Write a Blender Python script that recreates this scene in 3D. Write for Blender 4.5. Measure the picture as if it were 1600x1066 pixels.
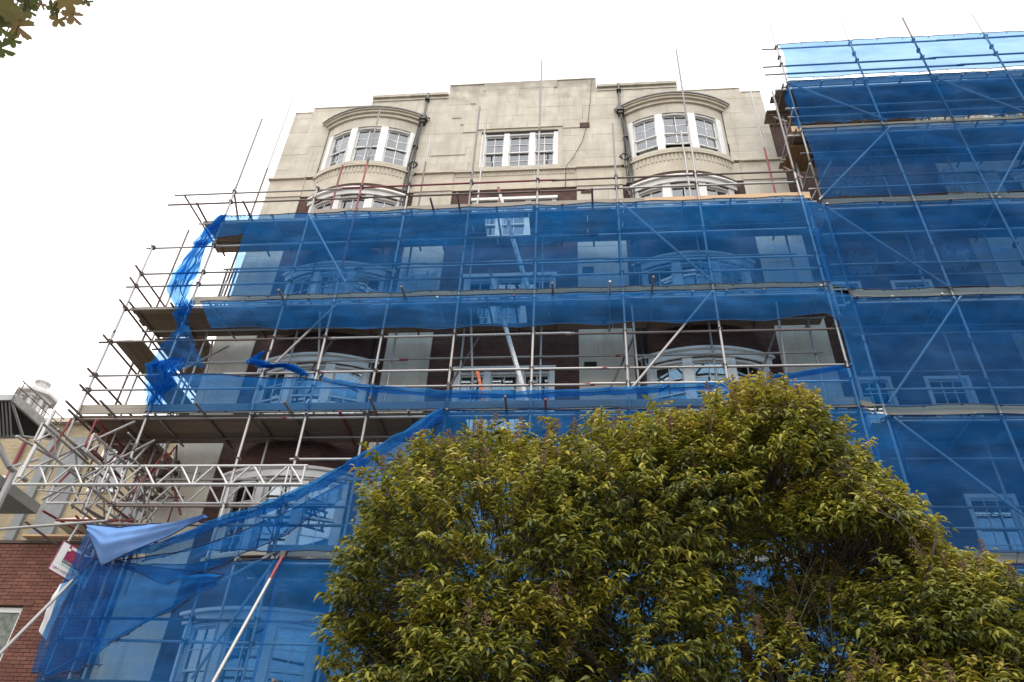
import bpy, bmesh, math, random
import numpy as np
from mathutils import Vector, Matrix, noise
random.seed(7); rng = np.random.default_rng(11)
R = math.radians
for o in list(bpy.data.objects): bpy.data.objects.remove(o)
scn = bpy.context.scene; COL = scn.collection

# ------------------------------------------------------------------ camera
yaw, pitch, roll = -0.118770585, 0.645906581, 0.0536411421
fwd = Vector((math.sin(yaw)*math.cos(pitch), math.cos(yaw)*math.cos(pitch), math.sin(pitch)))
rgt = Vector((math.cos(yaw), -math.sin(yaw), 0)); up = rgt.cross(fwd)
cr = rgt*math.cos(roll)+up*math.sin(roll); cu = up*math.cos(roll)-rgt*math.sin(roll)
cam = bpy.data.objects.new('camera', bpy.data.cameras.new('camera')); COL.objects.link(cam)
CAM = Vector((0, -13.2, 1.6))
cam.matrix_world = Matrix(((cr.x, cu.x, -fwd.x, CAM.x), (cr.y, cu.y, -fwd.y, CAM.y), (cr.z, cu.z, -fwd.z, CAM.z), (0, 0, 0, 1)))
cam.data.sensor_width = 36; cam.data.lens = 36*1177.77/1600; cam.data.clip_start = .05; cam.data.clip_end = 2000
scn.camera = cam

# ------------------------------------------------------------------ world, sun, exposure (overcast, thin bright cloud)
SUN_EL, SUN_AZ = R(52), R(200)
w = bpy.data.worlds.new('World'); scn.world = w; w.use_nodes = True
nt = w.node_tree; N = nt.nodes; L = nt.links; bg = N['Background']
sky = N.new('ShaderNodeTexSky'); sky.sky_type = 'NISHITA'; sky.sun_disc = False
sky.sun_elevation = SUN_EL; sky.sun_rotation = SUN_AZ; sky.air_density = 1.0; sky.dust_density = 4.0
tc = N.new('ShaderNodeTexCoord'); cl = N.new('ShaderNodeTexNoise'); cl.inputs['Scale'].default_value = 1.6; cl.inputs['Detail'].default_value = 6; cl.inputs['Roughness'].default_value = .55
L.new(tc.outputs['Generated'], cl.inputs['Vector'])
rp = N.new('ShaderNodeValToRGB'); rp.color_ramp.elements[0].position = .30; rp.color_ramp.elements[0].color = (.80, .80, .80, 1)
rp.color_ramp.elements[1].position = .45; rp.color_ramp.elements[1].color = (1, 1, 1, 1); L.new(cl.outputs['Fac'], rp.inputs['Fac'])
mx = N.new('ShaderNodeMix'); mx.data_type = 'RGBA'; mx.inputs[7].default_value = (15.5, 15.1, 14.9, 1)
L.new(rp.outputs['Color'], mx.inputs[0]); L.new(sky.outputs['Color'], mx.inputs[6]); L.new(mx.outputs[2], bg.inputs['Color'])
bg.inputs['Strength'].default_value = .10
sl = bpy.data.lights.new('sun', 'SUN'); sl.energy = 1.5; sl.angle = R(30); sl.color = (1, .95, .86)
sun = bpy.data.objects.new('sun', sl); COL.objects.link(sun)
sd = Vector((.05, -.27, .96)).normalized()      # towards the sun: near overhead, veiled by cloud
sun.rotation_euler = sd.to_track_quat('Z', 'Y').to_euler(); sun.location = (0, -20, 40)
sky.sun_elevation = math.asin(sd.z); sky.sun_rotation = math.atan2(sd.x, sd.y)
vs = scn.view_settings; vs.view_transform = 'Standard'; vs.look = 'None'; vs.exposure = .45; vs.gamma = 1
cy = scn.cycles; cy.max_bounces = 10; cy.diffuse_bounces = 4; cy.glossy_bounces = 3; cy.transmission_bounces = 6; cy.transparent_max_bounces = 24
cy.caustics_reflective = False; cy.caustics_refractive = False

# ------------------------------------------------------------------ materials
def mat(name, base, rough=.7, metal=0, vary=0., scale=6., var2=None, bump=0., bscale=60., stretch=(1, 1, 1), rnd=0., spec=.5, extra=None):
    m = bpy.data.materials.new(name); m.use_nodes = True; t = m.node_tree; n = t.nodes; l = t.links
    p = n['Principled BSDF']; p.inputs['Roughness'].default_value = rough; p.inputs['Metallic'].default_value = metal
    p.inputs['Specular IOR Level'].default_value = spec
    co = n.new('ShaderNodeTexCoord'); mp = n.new('ShaderNodeMapping'); mp.inputs['Scale'].default_value = stretch
    l.new(co.outputs['Object'], mp.inputs['Vector'])
    last = None
    b2 = var2 if var2 else tuple(c*(1-vary) for c in base)
    nz = n.new('ShaderNodeTexNoise'); nz.inputs['Scale'].default_value = scale; nz.inputs['Detail'].default_value = 6; nz.inputs['Roughness'].default_value = .62
    l.new(mp.outputs['Vector'], nz.inputs['Vector'])
    r = n.new('ShaderNodeValToRGB'); r.color_ramp.elements[0].position = .36; r.color_ramp.elements[1].position = .66
    r.color_ramp.elements[0].color = (*b2, 1); r.color_ramp.elements[1].color = (*base, 1); l.new(nz.outputs['Fac'], r.inputs['Fac']); last = r.outputs['Color']
    if rnd:
        oi = n.new('ShaderNodeObjectInfo'); mr = n.new('ShaderNodeMapRange'); mr.inputs['To Min'].default_value = 1-rnd; mr.inputs['To Max'].default_value = 1+rnd*.6
        l.new(oi.outputs['Random'], mr.inputs['Value'])
        hs = n.new('ShaderNodeHueSaturation'); l.new(mr.outputs['Result'], hs.inputs['Value']); l.new(last, hs.inputs['Color']); last = hs.outputs['Color']
    l.new(last, p.inputs['Base Color'])
    if bump:
        bz = n.new('ShaderNodeTexNoise'); bz.inputs['Scale'].default_value = bscale; bz.inputs['Detail'].default_value = 4; l.new(mp.outputs['Vector'], bz.inputs['Vector'])
        bp = n.new('ShaderNodeBump'); bp.inputs['Strength'].default_value = bump; bp.inputs['Distance'].default_value = .01
        l.new(bz.outputs['Fac'], bp.inputs['Height']); l.new(bp.outputs['Normal'], p.inputs['Normal'])
    if extra: extra(m, n, l, p, last)
    return m

def stained(dark):          # weathering: vertical water runs and sooty blotches with shapes of their own
    def f(m, n, l, p, last):
        co = n.new('ShaderNodeTexCoord'); mp = n.new('ShaderNodeMapping'); mp.inputs['Scale'].default_value = (2.2, 2.2, .22)
        l.new(co.outputs['Object'], mp.inputs['Vector'])
        nz = n.new('ShaderNodeTexNoise'); nz.inputs['Scale'].default_value = 1.6; nz.inputs['Detail'].default_value = 7; nz.inputs['Roughness'].default_value = .65
        l.new(mp.outputs['Vector'], nz.inputs['Vector'])
        r = n.new('ShaderNodeValToRGB'); r.color_ramp.elements[0].position = .49; r.color_ramp.elements[1].position = .74
        r.color_ramp.elements[0].color = (0, 0, 0, 1); r.color_ramp.elements[1].color = (.6, .6, .6, 1); l.new(nz.outputs['Fac'], r.inputs['Fac'])
        mm = n.new('ShaderNodeMix'); mm.data_type = 'RGBA'; l.new(r.outputs['Color'], mm.inputs[0]); l.new(last, mm.inputs[6]); mm.inputs[7].default_value = (*dark, 1)
        # soot crust along the parapet head
        sx = n.new('ShaderNodeSeparateXYZ'); l.new(co.outputs['Object'], sx.inputs[0])
        z2 = n.new('ShaderNodeTexNoise'); z2.inputs['Scale'].default_value = 2.4; z2.inputs['Detail'].default_value = 6; l.new(co.outputs['Object'], z2.inputs['Vector'])
        ad = n.new('ShaderNodeMath'); ad.operation = 'MULTIPLY_ADD'; ad.inputs[1].default_value = 2.6; l.new(z2.outputs['Fac'], ad.inputs[0]); l.new(sx.outputs['Z'], ad.inputs[2])
        mr = n.new('ShaderNodeMapRange'); mr.inputs['From Min'].default_value = 24.1; mr.inputs['From Max'].default_value = 25.0; mr.inputs['To Max'].default_value = .75
        l.new(ad.outputs[0], mr.inputs['Value'])
        m2 = n.new('ShaderNodeMix'); m2.data_type = 'RGBA'; l.new(mr.outputs['Result'], m2.inputs[0]); l.new(mm.outputs[2], m2.inputs[6]); m2.inputs[7].default_value = (dark[0]*.8, dark[1]*.8, dark[2]*.8, 1)
        l.new(m2.outputs[2], p.inputs['Base Color'])
    return f
def brickmat(name, c1, c2, mortar, bumpd=.3, noisec=.5):
    m = bpy.data.materials.new(name); m.use_nodes = True; n = m.node_tree.nodes; l = m.node_tree.links; p = n['Principled BSDF']; p.inputs['Roughness'].default_value = .9
    co = n.new('ShaderNodeTexCoord'); s = n.new('ShaderNodeSeparateXYZ'); c = n.new('ShaderNodeCombineXYZ'); a = n.new('ShaderNodeMath'); a.operation = 'ADD'
    l.new(co.outputs['Object'], s.inputs[0]); l.new(s.outputs['X'], a.inputs[0]); l.new(s.outputs['Y'], a.inputs[1]); l.new(a.outputs[0], c.inputs['X']); l.new(s.outputs['Z'], c.inputs['Y'])
    b = n.new('ShaderNodeTexBrick'); b.inputs['Scale'].default_value = 1; b.inputs['Brick Width'].default_value = .225; b.inputs['Row Height'].default_value = .075
    b.inputs['Mortar Size'].default_value = .006; b.inputs['Mortar Smooth'].default_value = .2; b.inputs['Bias'].default_value = -.1
    b.inputs['Color1'].default_value = (*c1, 1); b.inputs['Color2'].default_value = (*c2, 1); b.inputs['Mortar'].default_value = (*mortar, 1)
    l.new(c.outputs[0], b.inputs['Vector'])
    nz = n.new('ShaderNodeTexNoise'); nz.inputs['Scale'].default_value = 1.3; nz.inputs['Detail'].default_value = 8; l.new(co.outputs['Object'], nz.inputs['Vector'])
    mr = n.new('ShaderNodeMapRange'); mr.inputs['From Min'].default_value = .3; mr.inputs['From Max'].default_value = .7; mr.inputs['To Min'].default_value = 1-noisec; mr.inputs['To Max'].default_value = 1+noisec*.5; l.new(nz.outputs['Fac'], mr.inputs['Value'])
    hs = n.new('ShaderNodeHueSaturation'); l.new(mr.outputs['Result'], hs.inputs['Value']); l.new(b.outputs['Color'], hs.inputs['Color']); l.new(hs.outputs['Color'], p.inputs['Base Color'])
    bp = n.new('ShaderNodeBump'); bp.inputs['Strength'].default_value = bumpd; bp.inputs['Distance'].default_value = .01; bp.invert = True; l.new(b.outputs['Fac'], bp.inputs['Height']); l.new(bp.outputs['Normal'], p.inputs['Normal'])
    return m
def netmat(name, cover, dcol, tcol, vary=.18, transl=.35):
    m = bpy.data.materials.new(name); m.use_nodes = True; n = m.node_tree.nodes; l = m.node_tree.links; n.remove(n['Principled BSDF']); out = n['Material Output']
    d = n.new('ShaderNodeBsdfDiffuse'); d.inputs['Color'].default_value = (*dcol, 1); tl = n.new('ShaderNodeBsdfTranslucent'); tl.inputs['Color'].default_value = (*dcol, 1)
    dn = n.new('ShaderNodeTexNoise'); dn.inputs['Scale'].default_value = .8; dn.inputs['Detail'].default_value = 8; dn.inputs['Roughness'].default_value = .7
    dr = n.new('ShaderNodeValToRGB'); dr.color_ramp.elements[0].position = .42; dr.color_ramp.elements[1].position = .75; dr.color_ramp.elements[0].color = (*dcol, 1)
    dr.color_ramp.elements[1].color = (dcol[0]+.07, dcol[1]+.10, dcol[2]+.12, 1); dc = n.new('ShaderNodeTexCoord'); l.new(dc.outputs['Object'], dn.inputs['Vector']); l.new(dn.outputs['Fac'], dr.inputs['Fac'])
    l.new(dr.outputs['Color'], d.inputs['Color']); l.new(dr.outputs['Color'], tl.inputs['Color'])
    m1 = n.new('ShaderNodeMixShader'); m1.inputs[0].default_value = transl; l.new(d.outputs[0], m1.inputs[1]); l.new(tl.outputs[0], m1.inputs[2])
    tr = n.new('ShaderNodeBsdfTransparent'); tr.inputs['Color'].default_value = (*tcol, 1)
    co = n.new('ShaderNodeTexCoord'); mp = n.new('ShaderNodeMapping'); mp.inputs['Scale'].default_value = (.7, 1, 2.6); l.new(co.outputs['Object'], mp.inputs['Vector'])
    nz = n.new('ShaderNodeTexNoise'); nz.inputs['Scale'].default_value = 1.1; nz.inputs['Detail'].default_value = 7; nz.inputs['Roughness'].default_value = .6; l.new(mp.outputs['Vector'], nz.inputs['Vector'])
    mr = n.new('ShaderNodeMapRange'); mr.inputs['From Min'].default_value = .3; mr.inputs['From Max'].default_value = .7; mr.inputs['To Min'].default_value = cover-vary; mr.inputs['To Max'].default_value = min(1, cover+vary); l.new(nz.outputs['Fac'], mr.inputs['Value'])
    # coverage grows at grazing view as the weave closes up
    lw = n.new('ShaderNodeLayerWeight'); lw.inputs['Blend'].default_value = .25
    ad = n.new('ShaderNodeMath'); ad.operation = 'MULTIPLY_ADD'; ad.use_clamp = True; ad.inputs[1].default_value = .22; l.new(lw.outputs['Facing'], ad.inputs[0]); l.new(mr.outputs['Result'], ad.inputs[2])
    # woven warp: fine bands of denser thread
    wv = n.new('ShaderNodeTexWave'); wv.bands_direction = 'Z'; wv.inputs['Scale'].default_value = 7; wv.inputs['Distortion'].default_value = 1.2; l.new(co.outputs['Object'], wv.inputs['Vector'])
    a2 = n.new('ShaderNodeMath'); a2.operation = 'MULTIPLY_ADD'; a2.use_clamp = True; a2.inputs[1].default_value = .05; l.new(wv.outputs['Fac'], a2.inputs[0]); l.new(ad.outputs[0], a2.inputs[2])
    m2 = n.new('ShaderNodeMixShader'); l.new(a2.outputs[0], m2.inputs[0]); l.new(tr.outputs[0], m2.inputs[1]); l.new(m1.outputs[0], m2.inputs[2]); l.new(m2.outputs[0], out.inputs['Surface'])
    return m
def glassmat():
    m = bpy.data.materials.new('window_glass'); m.use_nodes = True; n = m.node_tree.nodes; l = m.node_tree.links; n.remove(n['Principled BSDF']); out = n['Material Output']
    g = n.new('ShaderNodeBsdfGlossy'); g.inputs['Roughness'].default_value = .03; g.inputs['Color'].default_value = (.9, .95, 1, 1)
    tr = n.new('ShaderNodeBsdfTransparent'); tr.inputs['Color'].default_value = (.82, .87, .88, 1)
    lw = n.new('ShaderNodeFresnel'); lw.inputs['IOR'].default_value = 1.6
    ad = n.new('ShaderNodeMath'); ad.operation = 'MULTIPLY_ADD'; ad.inputs[1].default_value = 1.1; ad.inputs[2].default_value = .15; ad.use_clamp = True; l.new(lw.outputs[0], ad.inputs[0])
    nz = n.new('ShaderNodeTexNoise'); nz.inputs['Scale'].default_value = 3; bp = n.new('ShaderNodeBump'); bp.inputs['Strength'].default_value = .04; l.new(nz.outputs['Fac'], bp.inputs['Height']); l.new(bp.outputs['Normal'], g.inputs['Normal'])
    mx = n.new('ShaderNodeMixShader'); l.new(ad.outputs[0], mx.inputs[0]); l.new(tr.outputs[0], mx.inputs[1]); l.new(g.outputs[0], mx.inputs[2]); l.new(mx.outputs[0], out.inputs['Surface'])
    return m
def leafmat(name, stops, rough=.6, transl=.32):
    m = bpy.data.materials.new(name); m.use_nodes = True; n = m.node_tree.nodes; l = m.node_tree.links; p = n['Principled BSDF']; out = n['Material Output']
    p.inputs['Roughness'].default_value = rough; p.inputs['Specular IOR Level'].default_value = .45
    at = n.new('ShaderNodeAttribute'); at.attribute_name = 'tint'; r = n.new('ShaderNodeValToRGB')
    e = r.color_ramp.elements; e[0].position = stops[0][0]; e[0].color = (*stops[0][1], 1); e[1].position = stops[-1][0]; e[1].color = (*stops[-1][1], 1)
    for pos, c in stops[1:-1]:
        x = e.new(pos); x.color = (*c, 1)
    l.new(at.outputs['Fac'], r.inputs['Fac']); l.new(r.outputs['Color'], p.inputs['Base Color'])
    t = n.new('ShaderNodeBsdfTranslucent'); l.new(r.outputs['Color'], t.inputs['Color']); mx = n.new('ShaderNodeMixShader'); mx.inputs[0].default_value = transl
    l.new(p.outputs[0], mx.inputs[1]); l.new(t.outputs[0], mx.inputs[2]); l.new(mx.outputs[0], out.inputs['Surface'])
    return m

STONE = mat('pale_portland_stone', (.63, .585, .495), .9, vary=.0, var2=(.51, .47, .39), scale=1.7, bump=.35, bscale=45, rnd=.06, extra=stained((.34, .31, .255)))
STONEC = mat('stone_trim', (.61, .555, .455), .9, var2=(.51, .455, .365), scale=3, bump=.25, bscale=40, rnd=.04)
BRICK = brickmat('dark_red_brick', (.105, .042, .030), (.048, .024, .021), (.085, .066, .054))
REDB = mat('red_brick', (.215, .085, .058), .9, var2=(.145, .06, .045), scale=14, bump=.4, bscale=120, rnd=.28)
REDM = mat('dark_mortar', (.10, .075, .06), .95, vary=.3, scale=20, bump=.4)
YELB = brickmat('yellow_stock_brick', (.47, .385, .245), (.37, .295, .185), (.30, .26, .20), noisec=.25)
WHITE = mat('white_gloss_paint', (.80, .80, .78), .4, vary=.10, scale=5, bump=.05, bscale=20)
GLASS = glassmat()
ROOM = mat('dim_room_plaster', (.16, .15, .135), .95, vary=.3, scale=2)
BLIND = mat('cream_curtain_fabric', (.62, .60, .54), .9, vary=.25, scale=9, stretch=(1, 1, .1), rnd=.12)
REFL = mat('pane_painted_reflection', (.20, .23, .19), .35, var2=(.06, .075, .06), scale=9, bump=.6, bscale=40)  # grey-green reflection of trees painted into the pane colour
LEAD = mat('grey_lead_sheet', (.20, .205, .215), .6, vary=.35, scale=7, bump=.2)
IRON = mat('black_cast_iron_pipe', (.035, .034, .036), .5, vary=.4, scale=12)
GALV = mat('galvanised_tube', (.47, .465, .455), .42, metal=.45, var2=(.33, .315, .31), scale=18, stretch=(1, 1, .5), rnd=.22, bump=.1)
GALV_DARK = mat('galvanised_tube_shaded', (.27, .255, .26), .5, metal=.3, var2=(.19, .175, .18), scale=14, rnd=.2)  # galvanised tube again, backlit look against the sky put into a darker colour
RUST = mat('weathered_brown_tube', (.26, .215, .195), .6, metal=.3, var2=(.15, .11, .10), scale=14, rnd=.25)
REDT = mat('red_painted_tube', (.30, .045, .055), .5, metal=.1, var2=(.19, .05, .06), scale=16, rnd=.2)
CLAMP = mat('rusty_coupler_steel', (.15, .125, .115), .55, metal=.5, vary=.5, scale=30, rnd=.3)
BOARD = mat('weathered_scaffold_board', (.30, .235, .17), .85, var2=(.17, .13, .095), scale=5, stretch=(.35, 6, 6), bump=.3, bscale=30, rnd=.32)
BOARDY = mat('weathered_scaffold_board_crosswise', (.30, .235, .17), .85, var2=(.17, .13, .095), scale=5, stretch=(6, .35, 6), bump=.3, bscale=30, rnd=.32)
TOEO = mat('grey_toe_board', (.40, .36, .30), .85, var2=(.25, .22, .185), scale=5, stretch=(.35, 5, 5), bump=.3, rnd=.15)
TOEN = mat('new_pine_board', (.62, .43, .26), .75, var2=(.50, .33, .19), scale=5, stretch=(.35, 5, 5), bump=.2, rnd=.1)
PLY = mat('orange_plywood', (.36, .21, .095), .8, var2=(.24, .13, .06), scale=4, stretch=(4, .5, 1), rnd=.1)
NET = netmat('blue_debris_netting', .31, (.014, .180, .55), (.42, .64, .84), vary=.12)
NETW = netmat('blue_debris_netting_dense', .27, (.014, .150, .48), (.38, .58, .77), vary=.12)
NETB = netmat('bunched_blue_netting', .46, (.012, .19, .56), (.24, .55, .85), vary=.2, transl=.5)
NETC = netmat('crumpled_blue_net', .20, (.018, .21, .60), (.50, .74, .92), vary=.12, transl=.55)
TARP = netmat('pale_blue_sheeting', .90, (.17, .32, .66), (.4, .6, .9), vary=.05, transl=.3)
SHEET = mat('white_polythene', (.72, .73, .72), .5, vary=.12, scale=4)
HEM = mat('dark_blue_hem', (.012, .035, .10), .8, vary=.3, scale=20)
ALU = mat('ladder_aluminium', (.60, .60, .585), .42, metal=.45, vary=.2, scale=14)
ORANGE = mat('orange_paint', (.62, .13, .04), .5, vary=.25, scale=14)
CONC = mat('grey_render', (.27, .285, .295), .85, vary=.2, scale=2.5, bump=.2)
BARK = mat('dark_grey_bark', (.085, .07, .055), .9, vary=.5, scale=14, stretch=(1, 1, .25), bump=.6, bscale=40)
BLACK = mat('dark_void', (.02, .019, .018), .9, vary=.3)
PLATE = mat('zinc_panel', (.42, .43, .43), .5, metal=.4, vary=.3, scale=6)
ASPH = mat('asphalt', (.05, .05, .052), .9, vary=.3, scale=30, bump=.3)
PAVE = mat('concrete_paving', (.30, .29, .27), .9, vary=.25, scale=3, bump=.2)
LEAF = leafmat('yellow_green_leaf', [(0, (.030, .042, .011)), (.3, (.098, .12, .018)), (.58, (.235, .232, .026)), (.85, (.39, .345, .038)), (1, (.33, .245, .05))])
PLANE = leafmat('olive_plane_leaf', [(0, (.07, .095, .03)), (.6, (.11, .12, .035)), (1, (.18, .12, .05))], .6, .5)
SEED = mat('brown_seed_head', (.17, .10, .055), .9, vary=.5, scale=20)
SGW = mat('sign_white', (.70, .72, .70), .5, vary=.1); SGP = mat('sign_crimson', (.26, .012, .075), .5, vary=.1)
SGR = mat('sign_red', (.60, .02, .03), .5, vary=.05); SGK = mat('sign_black', (.012, .014, .014), .5, vary=.05); SGG = mat('sign_green', (.18, .48, .33), .5, vary=.05)

# ------------------------------------------------------------------ helpers
def mk(name, verts, faces, m, parent=None, smooth=False, off=(0, 0, 0)):
    me = bpy.data.meshes.new(name); me.from_pydata([tuple(v) for v in verts], [], faces); me.update()
    if smooth: me.shade_smooth()
    if m: me.materials.append(m)
    o = bpy.data.objects.new(name, me); COL.objects.link(o)
    if parent: put(o, parent)
    return o
def put(o, parent):           # child keeps world coordinates under a parent that is only translated
    o.parent = parent; d = Vector((0, 0, 0)); q = parent
    while q: d += q.location; q = q.parent
    o.location = o.location - d
def tag(o, label, cat=None, group=None, kind=None):
    if label: o['label'] = label
    if cat: o['category'] = cat
    if group: o['group'] = group
    if kind: o['kind'] = kind
    return o
def thing(name, label, cat, loc, group=None):
    o = bpy.data.objects.new(name, None); COL.objects.link(o); o.location = loc; o.empty_display_size = .2
    return tag(o, label, cat, group)
class MB:
    def __init__(s): s.v = []; s.f = []
    def add(s, vs, fs):
        k = len(s.v); s.v += [tuple(v) for v in vs]; s.f += [tuple(i+k for i in f) for f in fs]; return s
    def box(s, x0, x1, y0, y1, z0, z1):
        return s.add([(x0, y0, z0), (x1, y0, z0), (x1, y1, z0), (x0, y1, z0), (x0, y0, z1), (x1, y0, z1), (x1, y1, z1), (x0, y1, z1)],
                     [(0, 3, 2, 1), (4, 5, 6, 7), (0, 1, 5, 4), (1, 2, 6, 5), (2, 3, 7, 6), (3, 0, 4, 7)])
    def tube(s, a, b, r, n=8, r2=None):
        a = Vector(a); b = Vector(b); d = (b-a).normalized(); u = d.orthogonal().normalized(); v = d.cross(u); r2 = r if r2 is None else r2
        P = [a+(u*math.cos(6.28319*i/n)+v*math.sin(6.28319*i/n))*r for i in range(n)]+[b+(u*math.cos(6.28319*i/n)+v*math.sin(6.28319*i/n))*r2 for i in range(n)]
        return s.add(P, [(i, (i+1) % n, n+(i+1) % n, n+i) for i in range(n)]+[tuple(range(n-1, -1, -1)), tuple(range(n, 2*n))])
    def path(s, pts, rad, n=6):
        pts = [Vector(p) for p in pts]; rings = []; u = None
        for i, p in enumerate(pts):
            d = (pts[min(i+1, len(pts)-1)]-pts[max(i-1, 0)]).normalized()
            u = d.orthogonal().normalized() if u is None else (u-d*u.dot(d)).normalized()
            v = d.cross(u); r = rad[i] if hasattr(rad, '__len__') else rad
            rings.append([p+(u*math.cos(6.28319*k/n)+v*math.sin(6.28319*k/n))*r for k in range(n)])
        V = [q for r_ in rings for q in r_]; F = []
        for i in range(len(pts)-1):
            for k in range(n): F.append((i*n+k, i*n+(k+1) % n, (i+1)*n+(k+1) % n, (i+1)*n+k))
        F += [tuple(range(n-1, -1, -1)), tuple((len(pts)-1)*n+k for k in range(n))]
        return s.add(V, F)
    def cbox(s, M, s0, s1, d0, d1, z0, z1, n=1):      # box bent along map M(s, d, z); d points out of the wall
        V = []; F = []
        for i in range(n+1):
            t = s0+(s1-s0)*i/n
            V += [M(t, d0, z0), M(t, d1, z0), M(t, d1, z1), M(t, d0, z1)]
        for i in range(n):
            a = 4*i; b = a+4
            F += [(a+1, b+1, b+2, a+2), (a, a+3, b+3, b), (a+3, a+2, b+2, b+3), (a, b, b+1, a+1)]
        F += [(0, 1, 2, 3), (4*n, 4*n+3, 4*n+2, 4*n+1)]
        return s.add(V, F)
    def build(s, name, m, parent=None, smooth=False): return mk(name, s.v, s.f, m, parent, smooth)
_unit = {}
def unit_tube(m):
    if m.name not in _unit:
        b = MB(); b.tube((0, 0, 0), (0, 0, 1), 1, 10); me = bpy.data.meshes.new('tube'); me.from_pydata(b.v, [], b.f); me.update(); me.materials.append(m)
        for p in me.polygons: p.use_smooth = len(p.vertices) == 4
        _unit[m.name] = me
    return _unit[m.name]
TR = .027
def tube(name, a, b, parent, m=None, r=TR):
    m = m or GALV; a = Vector(a); b = Vector(b); o = bpy.data.objects.new(name, unit_tube(m)); COL.objects.link(o)
    d = b-a; o.location = a; o.rotation_mode = 'QUATERNION'; o.rotation_quaternion = d.to_track_quat('Z', 'Y'); o.scale = (r, r, d.length)
    if parent: put(o, parent)
    return o
_ub = {}
def board(name, x0, x1, y0, y1, z0, z1, parent, m, tilt=0.):
    if m.name not in _ub:
        b = MB(); b.box(-.5, .5, -.5, .5, -.5, .5); me = bpy.data.meshes.new('board'); me.from_pydata(b.v, [], b.f); me.update(); me.materials.append(m)
        _ub[m.name] = me
    o = bpy.data.objects.new(name, _ub[m.name]); COL.objects.link(o); o.location = ((x0+x1)/2, (y0+y1)/2, (z0+z1)/2); o.scale = (x1-x0, y1-y0, z1-z0); o.rotation_euler = (0, tilt, 0)
    put(o, parent); return o
_uc = []
def coupler(p, parent, ax='x'):
    if not _uc:
        b = MB(); b.tube((-.035, 0, 0), (.035, 0, 0), .042, 8); b.tube((0, -.005, -.04), (0, -.005, .04), .04, 8); b.tube((.02, -.075, .0), (.02, -.02, 0), .011, 6); b.tube((-.02, -.07, .02), (-.02, -.02, .02), .011, 6)
        me = bpy.data.meshes.new('coupler'); me.from_pydata(b.v, [], b.f); me.update(); me.materials.append(CLAMP); _uc.append(me)
    o = bpy.data.objects.new('coupler', _uc[0]); COL.objects.link(o); o.location = p; o.scale = (1.25, 1.25, 1.25); o.rotation_euler = (0, random.uniform(-.2, .2), random.choice([0, 1.57]) if ax == 'y' else random.uniform(-.3, .3)); put(o, parent); return o
J = lambda a: random.uniform(-a, a)

# ------------------------------------------------------------------ ground, road, pavement
gr = MB().box(-400, 400, -400, 400, -.5, -.12).build('ground', ASPH); tag(gr, None, kind='structure')
rd = MB().box(-200, 200, -10.4, -4.6, -.119, -.10).build('road', ASPH); tag(rd, None, kind='structure')
for (a, b) in ((-4.6, 1.55), (-16.5, -10.4)):
    pv = MB().box(-200, 200, a, b, -.119, 0).build('pavement', PAVE); tag(pv, None, kind='structure')

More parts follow.
